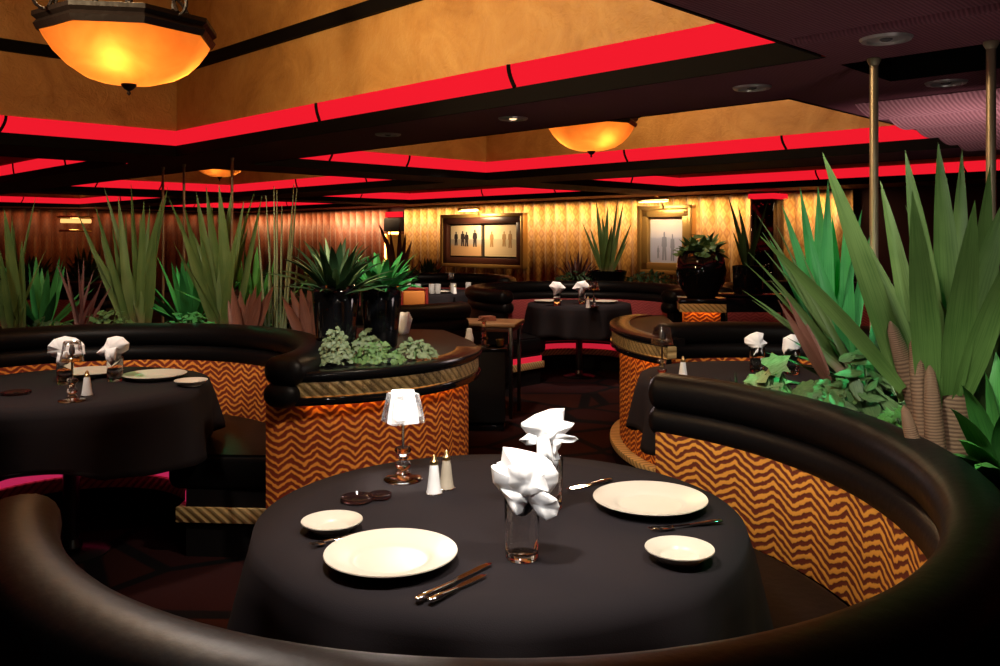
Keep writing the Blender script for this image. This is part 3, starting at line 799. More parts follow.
def cutlery(kind, p0, p1, lab, H=TZ+.003):
    a, b_ = on(p0[0], p0[1], H), on(p1[0], p1[1], H); d = b_-a; Ln = d.length; rz = math.atan2(d.y, d.x)
    t = thing('table_%s' % kind, lab, 'cutlery', (a.x, a.y, H), rz)
    h = MB(); hl = .46*Ln
    pts = [(.0, 0, .004), (.004, 0, .004), (.03, 0, .004), (hl*.6, 0, .0035), (hl*.9, 0, .003), (hl, 0, .003)]
    h.tube(pts, [.004, .0075, .0082, .0066, .0055, .0045], 10)
    if kind == 'knife':
        for v in h.v: v.z = .0035+(v.z-.0035)*.7
        h.build('handle', M['chrome'], t)
        b2 = MB(); n_ = 12; vs = []; fs = []
        for i in range(n_+1):
            u = i/n_; x = hl+(Ln-hl)*u; wd = .0115*min(1, .55+u*2)*(1 if u < .75 else math.sqrt(max(0.002, 1-((u-.75)/.25)**2)))
            vs += [(x, -wd*.35, .0042), (x, wd, .0030), (x, -wd*.35, .0022)]
        for i in range(n_):
            for j in range(3): fs.append((3*i+j, 3*i+(j+1) % 3, 3*i+3+(j+1) % 3, 3*i+3+j))
        fs += [(0, 1, 2), (3*n_, 3*n_+2, 3*n_+1)]
        b2.add(vs, fs); b2.build('blade', M['chrome'], t)
    else:
        for v in h.v: v.z = .003+(v.z-.003)*.5; 
        h.build('handle', M['chrome'], t)
        b2 = MB(); b2.tube([(hl, 0, .003), (hl+(Ln-hl)*.45, 0, .004)], [.003, .0028], 8)
        b2.box((hl+(Ln-hl)*.58, 0, .003), ((Ln-hl)*.30, .022, .0025), 0, .001)
        for k in range(4): b2.tube([(hl+(Ln-hl)*.70, -.0085+.0057*k, .003), (Ln*.97, -.0085+.0057*k, .006), (Ln, -.0085+.0057*k, .0045)], [.0019, .0015, .0008], 6)
        b2.build('tines', M['chrome'], t)
    return t
cutlery('knife', (416, 602), (493, 564), 'long steel knife beside the foremost dinner plate')
cutlery('knife', (429, 603), (487, 576), 'shorter steel knife beside the long one on the nearest table')
cutlery('fork', (352, 536), (311, 547), 'steel fork tucked under the foremost dinner plate')
cutlery('knife', (612, 481), (566, 490), 'steel knife on the nearest table, between a tumbler and the second dinner plate')
cutlery('fork', (722, 522), (650, 531), 'steel fork between the second dinner plate and its side plate')

def ashtray(lab, loc, r=.040, mat='smoke'):
    mb = MB(); mb.lathe([(0, 0), (r*.85, 0), (r, .004), (r*.98, .012), (r*.90, .013), (r*.80, .008), (0, .007)], 28)
    o = mb.build('glass_ashtray', M[mat], None); o.location = loc
    return tag(o, lab, 'ashtray')
p = put(357, 501); ashtray('dark glass ashtray by the small side plate, nearer that plate', p, .042)
p = put(380, 498); ashtray('small dark glass dish beside the ashtray, nearer the salt shaker', p, .030)
p = put(16, 394); ashtray('dark red glass dish on the left table at the picture edge', p, .060)

# distant glasses in a row
gl = MB(); gl.lathe([(0, 0), (.030, 0), (.034, .004), (.037, .115), (.0355, .116), (.032, .014), (0, .010)], 20)
g0 = gl.build('drinking_glass', M['glint'], None); 
spots = [(408, 292.5), (417, 294), (432, 294), (441, 294.5), (464, 294), (481, 292)]
labs = ['above the orange chair back, outermost of the row of distant glasses', 'above the orange chair back, second along the distant row', 'just past the orange chair back in the distant row', 'nearest the tiny lamp in the distant row of glasses, on its chair side', 'beyond the tiny lamp in the distant row of glasses', 'last of the distant row of glasses, nearest the maroon booth']
for i, (s_, lb) in enumerate(zip(spots, labs)):
    o = g0 if i == 0 else g0.copy()
    if i: COL.objects.link(o)
    q = on(s_[0], s_[1], TZ); o.location = (q.x, q.y, TZ)
    d = Vector((q.x-C_GT[0], q.y-C_GT[1]))
    if d.length > .53: d *= .53/d.length; o.location = (C_GT[0]+d.x, C_GT[1]+d.y, TZ)
    tag(o, 'clear tumbler '+lb, 'glass', 'clear tumblers on the distant table')
pc = plate('dinner_plate', .135, 'white plate in front of the row of distant glasses, beside the tiny lamp', (C_GT[0]-.25, C_GT[1]-.36, TZ))
pc = plate('dinner_plate', .135, 'white plate at the distant glasses, on the maroon booth side', (C_GT[0]+.18, C_GT[1]-.39, TZ))

# ------------------------------------------------------------------ planters / partitions
def partition(name, lab, path, inner, top=.86, pleat=.115, fabric='chevron', light=True, lip0=0):
    """curved half-height wall: pleated chevron panel under an overhanging ledge with a gold braid band, planting top"""
    t = thing(name, lab, 'planter', (0, 0, 0))
    wob = lambda s: .012*abs(math.sin(math.pi*s/pleat))
    path_sweep('chevron_panel', path, rect(-.10, -.062, .08, top-.112), M[fabric], t, wob)
    path_sweep('plinth', path, rect(-.10, .0, .0, .085, .01), M['gloss'], t)
    path_sweep('plinth_trim', path, rect(-.06, .012, .088, .125, .006), M['braid'], t)
    path_sweep('lower_lip', path[lip0:], rect(-.028, .010, top-.142, top-.108, .006), M['gloss'], t)
    path_sweep('gold_band', path[lip0:], rect(-.06, .0, top-.106, top-.038, .006), M['braid'], t)
    path_sweep('upper_lip', path[lip0:], rect(-.12, .016, top-.036, top, .010), M['lipm'], t)
    if light: path_sweep('light_strip', path[lip0+1:-2], rect(-.054, -.034, top-.132, top-.118), M['amber_glow'], t)
    # planting bed top and hidden body
    poly = [Vector((p_[0], p_[1])) for p_ in path[lip0:]]+[Vector(q) for q in inner]
    # shrink the path side under the lip
    k = len(poly); mb = MB()
    vs = [(p_.x, p_.y, top-.006) for p_ in poly]+[(p_.x, p_.y, top-.10) for p_ in poly]
    fs = [tuple(range(k)), tuple(range(k, 2*k))[::-1]]+[(i, (i+1) % k, k+(i+1) % k, k+i) for i in range(k)]
    o = mesh_obj('bed_top', vs, fs, M['counter'], t); 
    bm = bmesh.new(); bm.from_mesh(o.data); bmesh.ops.triangulate(bm, faces=[f for f in bm.faces if len(f.verts) > 4]); bmesh.ops.recalc_face_normals(bm, faces=bm.faces[:]); bm.to_mesh(o.data); bm.free()
    return t
def arc_pts(c, r, a0, a1, n=40): return [(c[0]+r*math.cos(R(a0+(a1-a0)*i/n)), c[1]+r*math.sin(R(a0+(a1-a0)*i/n))) for i in range(n+1)]
DC = (-.95, 4.42)
partition('curved_planter', 'curved amber chevron planter wall with gold band, behind the glowing lamp', arc_pts(DC, .84, -93, 2), [(-.16, 4.75), (-.35, 5.3), (-1.0, 5.45), (-1.30, 4.96)]+arc_pts(C_LEFT, 1.22, 58, 4, 12), lip0=4)
mp_ = smooth_path([(1.02, 6.35), (.84, 6.1), (.74, 5.7), (.735, 5.3), (.80, 4.98), (.92, 4.72)])
partition('curved_planter', 'curved chevron planter end with lit panel and gold plinth, beyond the clear lamp', [tuple(q) for q in mp_][::-1][::-1], [(1.0, 5.2), (1.15, 5.6), (1.2, 6.3)])
# pedestal with the round pot
pp = at(701, 300, 7.4)
t = thing('display_pedestal', 'small lit pedestal with gold band under the round glossy pot', 'pedestal', (pp.x, pp.y, 0), R(-8))
mb = MB(); mb.box((0, 0, .43), (.30, .30, .74), 0, .01); mb.build('chevron_panel', M['chevron'], t)
mb = MB(); mb.box((0, 0, .888), (.40, .40, .044), 0, .01); mb.build('cap', M['gloss'], t)
mb = MB()
for q in range(4): mb.box(Matrix.Rotation(R(90*q), 3, 'Z') @ Vector((0, -.185, .830)), (.376, .012, .070), R(90*q), .003)
mb.build('gold_band', M['braid'], t)
mb = MB()
for q in range(4): mb.box(Matrix.Rotation(R(90*q), 3, 'Z') @ Vector((0, -.168, .822)), (.28, .012, .010), R(90*q))
mb.build('light_strip', M['amber_glow'], t)
mb = MB(); mb.box((0, 0, .03), (.36, .36, .06), 0, .01); mb.build('plinth', M['gloss'], t)

def ring_planter(lab, c, a0, a1, r0, r1f, top=.84):
    t = thing('planter_bed', lab, 'planter', (c[0], c[1], 0))
    n_ = 36; mb = MB(); so = MB(); vs = []; fs = []; sv = []; sf = []
    for i in range(n_+1):
        u = i/n_; a = R(a0+(a1-a0)*u); r1 = r1f(u)
        for (r_, z) in ((r0, 0), (r1, 0), (r1, top), (r1-.03, top), (r1-.03, top-.03), (r0+.02, top-.03), (r0+.02, top-.012), (r0, top-.012)):
            vs.append((r_*math.cos(a), r_*math.sin(a), z))
        for r_ in (r0+.022, (r0+r1)/2, r1-.032): sv.append((r_*math.cos(a), r_*math.sin(a), top-.028+(.02 if r_ not in (r0+.022, r1-.032) else 0)))
    for i in range(n_):
        for j in range(8): fs.append((8*i+j, 8*i+(j+1) % 8, 8*i+8+(j+1) % 8, 8*i+8+j))
        for j in range(2): sf.append((3*i+j, 3*i+j+1, 3*i+4+j, 3*i+3+j))
    fs += [tuple(range(8)), tuple(8*n_+j for j in range(8))[::-1]]
    mb.add(vs, fs); mb.build('trough', M['gloss'], t, smooth=False); so.add(sv, sf); so.build('soil', M['soil'], t)
    return t
ring_planter('long curved planter of yuccas and reeds behind the left booth', C_LEFT, 62, 178, 1.22, lambda u: 2.05)
ring_planter('curved planter of ivy and agaves behind the nearest booth', C_MB, -58, 50, 1.16, lambda u: 2.05-.55*u).scale = (.964, 1.122, 1)
SOILH = .82

# ------------------------------------------------------------------ plants
def blade(mb, base, tip, w, bow=.12, fold=.25, seg=9, side=None, tw=0., prof='sword', cen=None):
    base, tip = Vector(base), Vector(tip); ax = tip-base; Ln = ax.length
    out = Vector((ax.x, ax.y, 0)); 
    if cen is not None: out = Vector((tip.x-cen[0], tip.y-cen[1], 0))
    if out.length < 1e-3: out = Vector((0, -1, 0))
    out.normalize()
    ctrl = base+ax*.5+Vector((0, 0, 1))*bow*Ln-out*bow*Ln*.35
    vs = []; us = []; fs = []
    for i in range(seg+1):
        u = i/seg
        p_ = base*(1-u)**2+ctrl*2*u*(1-u)+tip*u*u
        tg = ((ctrl-base)*(1-u)+(tip-ctrl)*u).normalized()
        s_ = side if side is not None else tg.cross(out)
        if s_.length < 1e-3: s_ = Vector((1, 0, 0))
        s_ = (s_-tg*s_.dot(tg)).normalized()
        if tw: s_ = Matrix.Rotation(tw*u, 3, tg) @ s_
        nr = s_.cross(tg)
        if prof == 'sword': ww = w*(.62+.38*math.sin(min(1, u*2.2)*math.pi/2))*(1-u**2.6)
        elif prof == 'grass': ww = w*(1-u**1.6)
        else: ww = w*math.sin(math.pi*min(1, .06+.94*u)**.8)
        ww = max(ww, .0008)
        vs += [p_-s_*ww/2+nr*ww*fold, p_, p_+s_*ww/2+nr*ww*fold]
        us += [(0, u), (.5, u), (1, u)]
    for i in range(seg):
        for j in range(2): fs.append((3*i+j, 3*i+j+1, 3*i+4+j, 3*i+3+j))
    mb.add(vs, fs, us)
def rosette(mb, rnd, n, ln, w, e0, e1, bow=.12, cen=(0, 0, 0), r0=.02, prof='sword', fold=.22, az=None):
    for i in range(n):
        a = 2*math.pi*(i*.382+rnd.uniform(-.05, .05)) if az is None else R(rnd.uniform(*az))
        u = i/max(1, n-1); el = R(e0+(e1-e0)*u+rnd.uniform(-5, 5)); l_ = ln*rnd.uniform(.78, 1.05)
        b_ = Vector(cen)+Vector((math.cos(a)*r0, math.sin(a)*r0, 0))
        tip = b_+Vector((math.cos(a)*math.cos(el), math.sin(a)*math.cos(el), math.sin(el)))*l_
        blade(mb, b_, tip, w*rnd.uniform(.8, 1.15), bow*rnd.uniform(.6, 1.3), fold, prof=prof, tw=rnd.uniform(-.4, .4))
def plant(name, lab, loc, mb, mat, extra=(), group=None, cat='plant', foliage='foliage'):
    t = thing(name, lab, cat, loc, 0, group)
    mb.build(foliage, M[mat], t, fix=False, ang=60)
    for nm, m2, ma in extra: m2.build(nm, M[ma], t, ang=60)
    return t
def aimed(loc, tips, w, bow=.05, jitter=.02, rnd=None, prof='sword', fold=.2):
    """sword leaves whose tips are given as (px, py, depth)"""
    mb = MB(); rnd = rnd or random.Random(1); loc = Vector(loc)
    for tp in tips:
        px_, py_, dz = tp[:3]; ww = tp[3] if len(tp) > 3 else w
        tip = at(px_, py_, loc.y+dz)-loc
        a = rnd.uniform(0, 6.28)
        b_ = Vector((math.cos(a)*jitter, math.sin(a)*jitter, 0))+Vector((tip.x*.04, tip.y*.04, 0))
        sd_ = Vector((1, rnd.uniform(-.5, .5), 0))
        blade(mb, b_, tip, ww, bow, fold, side=sd_, prof=prof, tw=rnd.uniform(-.5, .5))
    return mb

rnd = random.Random(42)
# -- left planter, from the picture edge inwards
def soil_at(px, Y): q = at(px, HZ, Y); return Vector((q.x, q.y, SOILH))
L1 = soil_at(16, 5.2)
mb = aimed(L1, [(-14, 205, .1), (4, 208, -.1), (12, 215, .1), (22, 240, 0), (-30, 230, 0), (36, 196, .2, .03), (0, 250, -.1), (46, 250, .1, .03), (14, 225, .15)], .075, .03, .04, rnd)
plant('yucca', 'green yucca cut by the left edge of the picture', L1, mb, 'green')
L2 = soil_at(80, 5.3)
mb = aimed(L2, [(56, 262, 0), (66, 268, .1), (78, 262, -.1), (84, 258, 0), (94, 270, .1), (104, 276, 0), (70, 285, -.1), (98, 290, -.1), (112, 285, .1)], .026, .02, .03, rnd)
plant('spiky_dracaena', 'small brown spiky dracaena between the edge yucca and the tall yuccas', L2, mb, 'plum')
L3 = soil_at(138, 5.45)
tips3 = [(78, 214, 0, .05), (95, 205, -.1), (104, 187, .1, .045), (118, 196, 0), (131, 183, .1, .075), (144, 200, -.1), (150, 206, .1, .05), (162, 200, 0), (168, 186, .1, .05), (88, 240, -.1, .05), (100, 235, .1), (126, 210, .15), (156, 230, -.15), (112, 225, .1), (140, 215, .15)]
mb = aimed(L3, tips3, .066, .02, .05, rnd)
plant('yucca', 'tall green yucca before the far left curtain lamp', L3, mb, 'green')
L4 = soil_at(225, 5.35)
tips4 = [(168, 196, 0, .055), (178, 215, -.1), (184, 205, .1), (196, 192, 0, .08), (206, 186, .1, .085), (219, 184, -.1, .085), (232, 190, .1, .07), (244, 200, 0, .06), (255, 190, .1, .05), (262, 196, 0, .045), (172, 240, -.1, .05), (190, 226, .1), (212, 205, .15), (238, 225, -.15), (248, 228, .15), (200, 230, -.1)]
mb = aimed(L4, tips4, .072, .02, .05, rnd)
plant('yucca', 'widest tall yucca, next to the reed stems behind the left booth', L4, mb, 'green')
L5 = soil_at(277, 5.05)
mb = MB()
for tx, ty, bx in ((258, 225, 268), (266, 196, 272), (274, 186, 276), (277, 190, 279), (282, 205, 281), (294, 184, 285), (297, 188, 286), (270, 235, 270), (300, 240, 288), (290, 230, 283)):
    tp = at(tx, ty, L5.y+rnd.uniform(-.05, .05))-L5; b_ = Vector(((bx-277)/F*L5.y, rnd.uniform(-.05, .05), 0))
    mb.tube([b_, b_.lerp(tp, .35), b_.lerp(tp, .7), tp], [.0085, .0075, .006, .002], 7)
plant('reed_clump', 'clump of thin upright pale reed stems beside the glossy pots', L5, mb, 'reed', foliage='stems')
def paddle(lab, px, Y, tips, mat='russet', w=.06):
    b_ = soil_at(px, Y); mb = MB()
    for tx, ty in tips:
        tp = at(tx, ty, Y+rnd.uniform(-.05, .05))-b_; blade(mb, Vector((tp.x*.15, rnd.uniform(-.04, .04), 0)), tp, w, .02, .25, side=Vector((1, rnd.uniform(-.4, .4), 0)), prof='leaf')
    return plant('russet_bromeliad', lab, b_, mb, mat)
paddle('russet broad-leaved bromeliad at the foot of the widest yucca', 246, 4.98, [(232, 285), (240, 290), (250, 293), (262, 290), (268, 300), (228, 300), (256, 285), (274, 285)], w=.065)
paddle('russet broad-leaved bromeliad between the reeds and the glossy pots', 311, 4.98, [(300, 285), (309, 282), (316, 278), (304, 300), (318, 295), (282, 296), (290, 288)], w=.060)

def lobed_leaf(mb, c, nrm, sz, rot, kind='ivy'):
    nrm = Vector(nrm).normalized(); ref = Vector((0, 0, 1)) if abs(nrm.z) < .9 else Vector((1, 0, 0))
    u = ref.cross(nrm).normalized(); v = nrm.cross(u); cr, sr = math.cos(rot), math.sin(rot); u, v = u*cr+v*sr, v*cr-u*sr
    if kind == 'ivy': out = [(0, -.45), (.28, -.52), (.50, -.30), (.36, -.05), (.52, .22), (.24, .22), (0, .62), (-.24, .22), (-.52, .22), (-.36, -.05), (-.50, -.30), (-.28, -.52)]
    else: out = [(0, -.55), (.20, -.35), (.28, -.05), (.20, .28), (0, .65), (-.20, .28), (-.28, -.05), (-.20, -.35)]
    vs = [Vector(c)]; us = [(.5, .5)]
    for (a, b_) in out: vs.append(Vector(c)+(u*a+v*b_)*sz-nrm*sz*.18*(a*a*3)); us.append((.5+a, .5+b_))
    k = len(out); mb.add(vs, [(0, 1+i, 1+(i+1) % k) for i in range(k)], us)
def mound(mb, rnd, n, rx, ry, h, sz, kind='ivy', cen=(0, 0, 0), droop=0):
    for i in range(n):
        a = rnd.uniform(0, 6.28); q = math.sqrt(rnd.uniform(0, 1)); x, y = q*math.cos(a)*rx, q*math.sin(a)*ry
        z = h*(1-q*q)*rnd.uniform(.35, 1)+.015-droop*q*q
        nr = Vector((x/rx*.8+rnd.uniform(-.6, .6), y/ry*.8-.45+rnd.uniform(-.6, .6), .9))
        lobed_leaf(mb, Vector(cen)+Vector((x, y, z)), nr, sz*rnd.uniform(.6, 1.15), rnd.uniform(0, 6.28), kind)
def vines(rnd, n, rx, ry, h):
    mb = MB()
    for i in range(n):
        a = rnd.uniform(0, 6.28); x, y = math.cos(a)*rx*.8, math.sin(a)*ry*.8
        mb.tube([(0, 0, 0), (x*.4, y*.4, h*.8), (x*.8, y*.8, h*.4), (x, y, .01)], .003, 5)
    return mb
def ivy(lab, loc, n, rx, ry, h, sz, mat='ivy', kind='ivy', name='ivy', droop=0):
    mb = MB(); mound(mb, rnd, n, rx, ry, h, sz, kind, droop=droop)
    return plant(name, lab, loc, mb, mat, [('stems', vines(rnd, 9, rx, ry, h), 'ivy_dark')])
ivy('low leafy shrub with pale leaves at the foot of the tall yucca', soil_at(112, 5.12), 150, .20, .12, .17, .05, 'ivy_dark', 'oval', 'leafy_shrub')
ivy('low dark green shrub between the two tall yuccas', soil_at(187, 5.1), 170, .22, .12, .16, .05, 'jade', 'oval', 'leafy_shrub')
ivy('pale small-leaved ground cover at the foot of the reeds', soil_at(280, 4.85), 120, .16, .10, .07, .035, 'ivy', 'oval', 'ground_cover')
ivy('dim low shrub at the foot of the edge yucca', soil_at(50, 5.1), 110, .18, .12, .12, .05, 'dark_green', 'oval', 'leafy_shrub')
# a second row of plants deeper in the left planter
for px_, Y, lab, mt, ln, n_ in ((190, 5.72, 'jade agave glowing green behind the two tall yuccas', 'jade', .55, 24), (255, 5.6, 'green agave behind the reed stems', 'bright', .55, 20), (42, 5.65, 'jade agave behind the edge yucca', 'jade', .5, 18)):
    mb = MB(); rosette(mb, rnd, n_, ln, .075, 20, 85, .06); plant('agave', lab, soil_at(px_, Y), mb, mt)

# -- pots on the middle planter
def vase(lab, loc, prof, mat='gloss', name='glossy_vase'):
    mb = MB(); mb.lathe(prof, 36); o = mb.build(name, M[mat], None); o.location = loc
    return tag(o, lab, 'vase')
BT = .855
vprof = lambda r, h: [(0, 0), (r*.72, 0), (r*.80, .01), (r*.86, h*.3), (r, h*.75), (r*1.02, h*.9), (r*.94, h*.97), (r*.86, h), (r*.80, h*.985), (r*.84, h*.8), (0, h*.78)]
V1 = at(336, 345, 4.15); V1 = Vector((V1.x, 4.15, BT)); V2 = at(381, 340, 4.45); V2 = Vector((V2.x, 4.45, BT))
vase('tall glossy black vase, nearer the left booth, on the middle planter', V1, vprof(.112, .34))
vase('tall glossy black vase, nearer the orange chair, on the middle planter', V2, vprof(.105, .32))
def stalk(h, r=.03):
    mb = MB(); mb.tube([(0, 0, -h), (.004, 0, -h*.5), (0, 0, .01)], [r*1.2, r, r*.8], 10); return mb
def potted(loc, lab, n, ln, w, e0, e1, mat, bow=.2, name='bromeliad', core=None, prof='sword', fold=.18):
    mb = MB(); rosette(mb, rnd, n, ln, w, e0, e1, bow, prof=prof, fold=fold)
    ex = []
    if core:
        c_ = MB(); rosette(c_, rnd, 16, ln*.85, w*.75, 25, 80, bow, prof=prof); ex.append(('heart_leaves', c_, core))
    return plant(name, lab, loc, mb, mat, ex)
potted(V1+Vector((0, 0, .27)), 'dark arching bromeliad with pale heart in the vase nearer the left booth', 46, .36, .050, 5, 75, 'dark_green', .22, core='ivy')
potted(V2+Vector((0, 0, .255)), 'bright green bromeliad in the vase nearer the orange chair', 30, .28, .055, 8, 70, 'jade', .22, core='bright')
ivy('grey-green ivy spilling beside the roll end of the left booth', Vector((-.74, 3.86, BT)), 330, .085, .15, .15, .024, 'ivy_grey', droop=0)
ivy('green ivy clump in front of the two glossy vases', Vector((-.55, 3.86, BT)), 190, .13, .07, .085, .026, 'ivy_dark')
ivy('pale ivy on the middle planter towards the folded napkin', Vector((-.40, 4.02, BT)), 200, .11, .09, .085, .025, 'ivy_grey')
ivy('sparse grey ivy between the two glossy vases', Vector((-.64, 4.12, BT)), 90, .10, .08, .12, .030, 'ivy_grey')
# folded napkin left on the ledge
mb = MB(); 
for k in range(4):
    vs = []; fs = []
    for i in range(7):
        for j in range(5):
            a = R(-60+20*i); z = j/4*.13
            vs.append((math.sin(a)*(.022+.028*j/4)+.004*k, math.cos(a)*-.03*(1+.4*j/4)+.014*k, z*(1-.1*k)+.004*(i % 2)))
    for i in range(6):
        for j in range(4): fs.append((5*i+j, 5*i+5+j, 5*i+6+j, 5*i+1+j))
    mb.add(vs, fs)
o = mb.build('folded_napkin', M['napkin'], None, fix=False); o.location = (-.57, 5.05, BT); md = o.modifiers.new('thickness', 'SOLIDIFY'); md.thickness = .003
tag(o, 'white folded napkin standing on the middle planter behind the vases', 'napkin', 'napkins in drinking glasses')

# -- right planter
def rsoil(px, Y): return soil_at(px, Y)
R1 = rsoil(838, 3.15)+Vector((0, 0, .10))
tips = [(782, 205, 0), (800, 188, .1, .06), (818, 186, .1, .07), (828, 180, 0, .06), (846, 205, -.05, .06), (862, 210, .1, .05), (770, 240, -.05, .045), (808, 230, -.1, .06), (832, 215, .15, .07), (870, 235, .1, .05), (790, 222, .1, .05), (856, 240, -.1), (815, 250, -.15, .06)]
mb = aimed(R1, tips, .052, .03, .04, rnd)
plant('agave', 'vivid green agave lit green, between the brass pole and the napkins', R1, mb, 'jade', [('stalk', stalk(.10), 'dark_green')])
R2 = rsoil(848, 2.95)+Vector((0, 0, .14))
tips = [(748, 252, 0), (744, 262, .05), (762, 232, .1), (757, 215, .1), (770, 280, -.05), (776, 225, .2), (752, 300, -.05), (790, 262, -.1), (800, 250, .1), (764, 250, .15), (742, 290, .1)]
mb = aimed(R2, tips, .026, .05, .03, rnd, prof='grass')
plant('grass_clump', 'long thin grassy blades reaching towards the round pot', R2, mb, 'green', [('stalk', stalk(.14), 'dark_green')])
# large agave with scaly trunks
R4 = Vector((.5, 0, 0)); q = at(938, HZ, 2.25); R4 = Vector((q.x, q.y, SOILH))
trk = MB(); bl = MB()
for (bx, by, tx, ty, dz, rr) in ((940, 445, 893, 330, .0, .030), (930, 440, 914, 345, -.06, .024), (950, 445, 955, 330, -.02, .042), (938, 450, 930, 372, -.1, .024), (946, 448, 972, 345, .08, .034), (925, 446, 905, 410, -.14, .02)):
    a = at(bx, by, 2.25+dz)-R4; a.z = -.01; b_ = at(tx, ty, 2.25+dz)-R4
    trk.tube([a, a.lerp(b_, .4), a.lerp(b_, .8), b_, b_+(b_-a)*.06], [rr*1.15, rr, rr*.8, rr*.5, rr*.1], 10)
for (bx, by, tx, ty, dz, w_) in ((905, 400, 822, 152, .02, .075), (902, 390, 760, 236, -.05, .045), (918, 385, 838, 196, .10, .070), (925, 400, 880, 180, .12, .060), (940, 400, 905, 150, .05, .070), (930, 420, 912, 190, -.08, .085), (950, 380, 938, 142, .05, .080), (955, 380, 962, 150, .1, .060), (968, 390, 990, 165, .1, .08), (945, 400, 1015, 180, -.02, .08), (950, 395, 975, 200, -.1, .085), (930, 400, 865, 240, .15, .06), (920, 395, 850, 215, .18, .05), (960, 400, 1020, 240, -.1, .07)):
    a = at(bx, by, 2.25+dz*.5)-R4; tp = at(tx, ty, 2.25+dz*2)-R4
    blade(bl, a, tp, w_, .03, .15, 12, side=Vector((1, rnd.uniform(-.3, .3), 0)), tw=rnd.uniform(-.3, .3))
t = plant('large_agave', 'largest foreground agave with tall broad olive blades and scaly brown trunks', R4, bl, 'olive')
trk.build('trunks', M['trunk'], t)
q = at(985, HZ, 2.45); R5 = Vector((q.x, q.y, SOILH))
mb = aimed(R5, [(905, 205, 0), (925, 235, -.1), (960, 225, .1), (955, 270, -.15, .06), (1005, 200, 0, .07), (1020, 250, .1, .07), (940, 300, -.2, .05), (1030, 300, 0, .07), (985, 190, .15, .06), (912, 285, -.05, .05)], .055, .03, .05, rnd)
plant('agave', 'dark green agave at the right edge, behind the scaly trunks', R5, mb, 'green')
q = at(1003, HZ, 2.12); R6 = Vector((q.x, q.y, SOILH))
mb = MB()
for (tx, ty, dz, w_) in ((962, 385, -.1, .06), (950, 408, -.12, .06), (958, 440, -.15, .065), (985, 372, 0, .06), (945, 455, -.12, .06), (1010, 370, 0, .07), (975, 470, -.22, .06), (1015, 400, -.2, .07), (996, 352, .05, .06)):
    tp = at(tx, ty, 2.12+dz)-R6; blade(mb, Vector((tp.x*.1, tp.y*.1, 0)), tp, w_, .22, .2, 10, prof='leaf')
plant('leafy_houseplant', 'bright green broad-leaved plant at the right edge beside the booth roll', R6, mb, 'bright')
ivy('pale star-leaved ivy trailing over the rail below the two crown napkins', rsoil(774, 2.95), 30, .10, .07, .17, .095, 'ivy')
ivy('green ivy between the vivid agave and the booth rail', rsoil(820, 2.80), 130, .13, .12, .12, .065, 'ivy_dark')
ivy('mixed leafy shrub at the foot of the vivid agave', rsoil(866, 2.72), 130, .16, .12, .24, .085, 'ivy_dark', 'oval', 'leafy_shrub')
ivy('small-leaved creeper along the rail before the scaly trunks', rsoil(905, 2.50), 140, .10, .12, .10, .045, 'bright', 'ivy')
q = rsoil(738, 3.1)
mb = MB(); rosette(mb, rnd, 16, .12, .012, 20, 80, .05, prof='grass'); plant('grass_tuft', 'small dark spiky tuft at the near end of the ivy', q, mb, 'dark_green')
mb = MB(); rosette(mb, rnd, 26, .42, .055, 5, 60, .2); plant('fern', 'dark arching fern filling behind the vivid agave', rsoil(880, 2.95), mb, 'dark_green')
q = rsoil(838, 2.86)+Vector((0, 0, .10))
mb = aimed(q, [(778, 300, 0, .03), (786, 296, .05, .03), (800, 312, .1, .03)], .03, .02, .02, rnd, prof='leaf'); plant('russet_shoot', 'russet woody shoots leaning above the crown napkins', q, mb, 'russet', [('stalk', stalk(.10, .015), 'russet')])

# -- distant plants along the curtains
def bowl_pot(lab, loc, r, h):
    return vase(lab, loc, [(0, 0), (r*.55, 0), (r*.62, .012), (r*.92, h*.32), (r, h*.58), (r*.92, h*.84), (r*.74, h*.96), (r*.78, h), (r*.70, h*.99), (r*.66, h*.9), (0, h*.86)], name='round_pot')
PB = Vector((pp.x, pp.y, .912))
bowl_pot('large round glossy black pot on the lit pedestal', PB, .215, .40)
mb = MB(); rosette(mb, rnd, 34, .24, .10, -8, 60, .22, prof='leaf'); mound(mb, rnd, 60, .20, .20, .20, .09, 'oval')
plant('leafy_houseplant', 'bushy dark green plant in the large round pot', PB+Vector((0, 0, .35)), mb, 'ivy_dark')
# low ledge planter behind the far booth that carries the pots
t = thing('planter_bed', 'dark low planter behind the centre distant booth', 'planter', (1.4, 10.35, 0))
mb = MB(); mb.box((0, 0, .42), (3.3, .5, .84), 0, .015); mb.build('trough', M['gloss'], t)
mb = MB(); mb.box((0, 0, .845), (3.2, .42, .02), 0, .0); mb.build('soil', M['soil'], t)
def back_at(px, Y=10.35): q = at(px, HZ, Y); return Vector((q.x, Y, .857))
b_ = back_at(607, 10.3)
vase('wide glossy black planter pot between the paintings', b_, [(0, 0), (.16, 0), (.20, .02), (.23, .13), (.24, .17), (.225, .175), (.21, .14), (0, .13)])
mb = aimed(b_+Vector((0, 0, .13)), [(596, 200, 0, .07), (602, 215, .1, .08), (608, 205, -.1, .07), (618, 198, .1, .05), (624, 200, 0, .05), (582, 222, 0, .045), (590, 228, .1, .05), (612, 225, -.1, .08), (632, 222, .1, .05), (628, 240, -.1, .05), (600, 230, -.1, .08)], .06, .02, .04, rnd)
plant('snake_plant', 'tall snake plant standing between the two paintings', b_+Vector((0, 0, .13)), mb, 'green')
b_ = back_at(577, 10.3)
mb = MB(); rosette(mb, rnd, 26, .42, .05, 15, 80, .1); plant('plum_bromeliad', 'plum coloured bromeliad next to the tall snake plant', b_, mb, 'plum')
ivy('low dark shrub trailing below the tall snake plant', back_at(575, 10.2), 140, .35, .15, .16, .06, 'dark_green', 'oval', 'leafy_shrub')
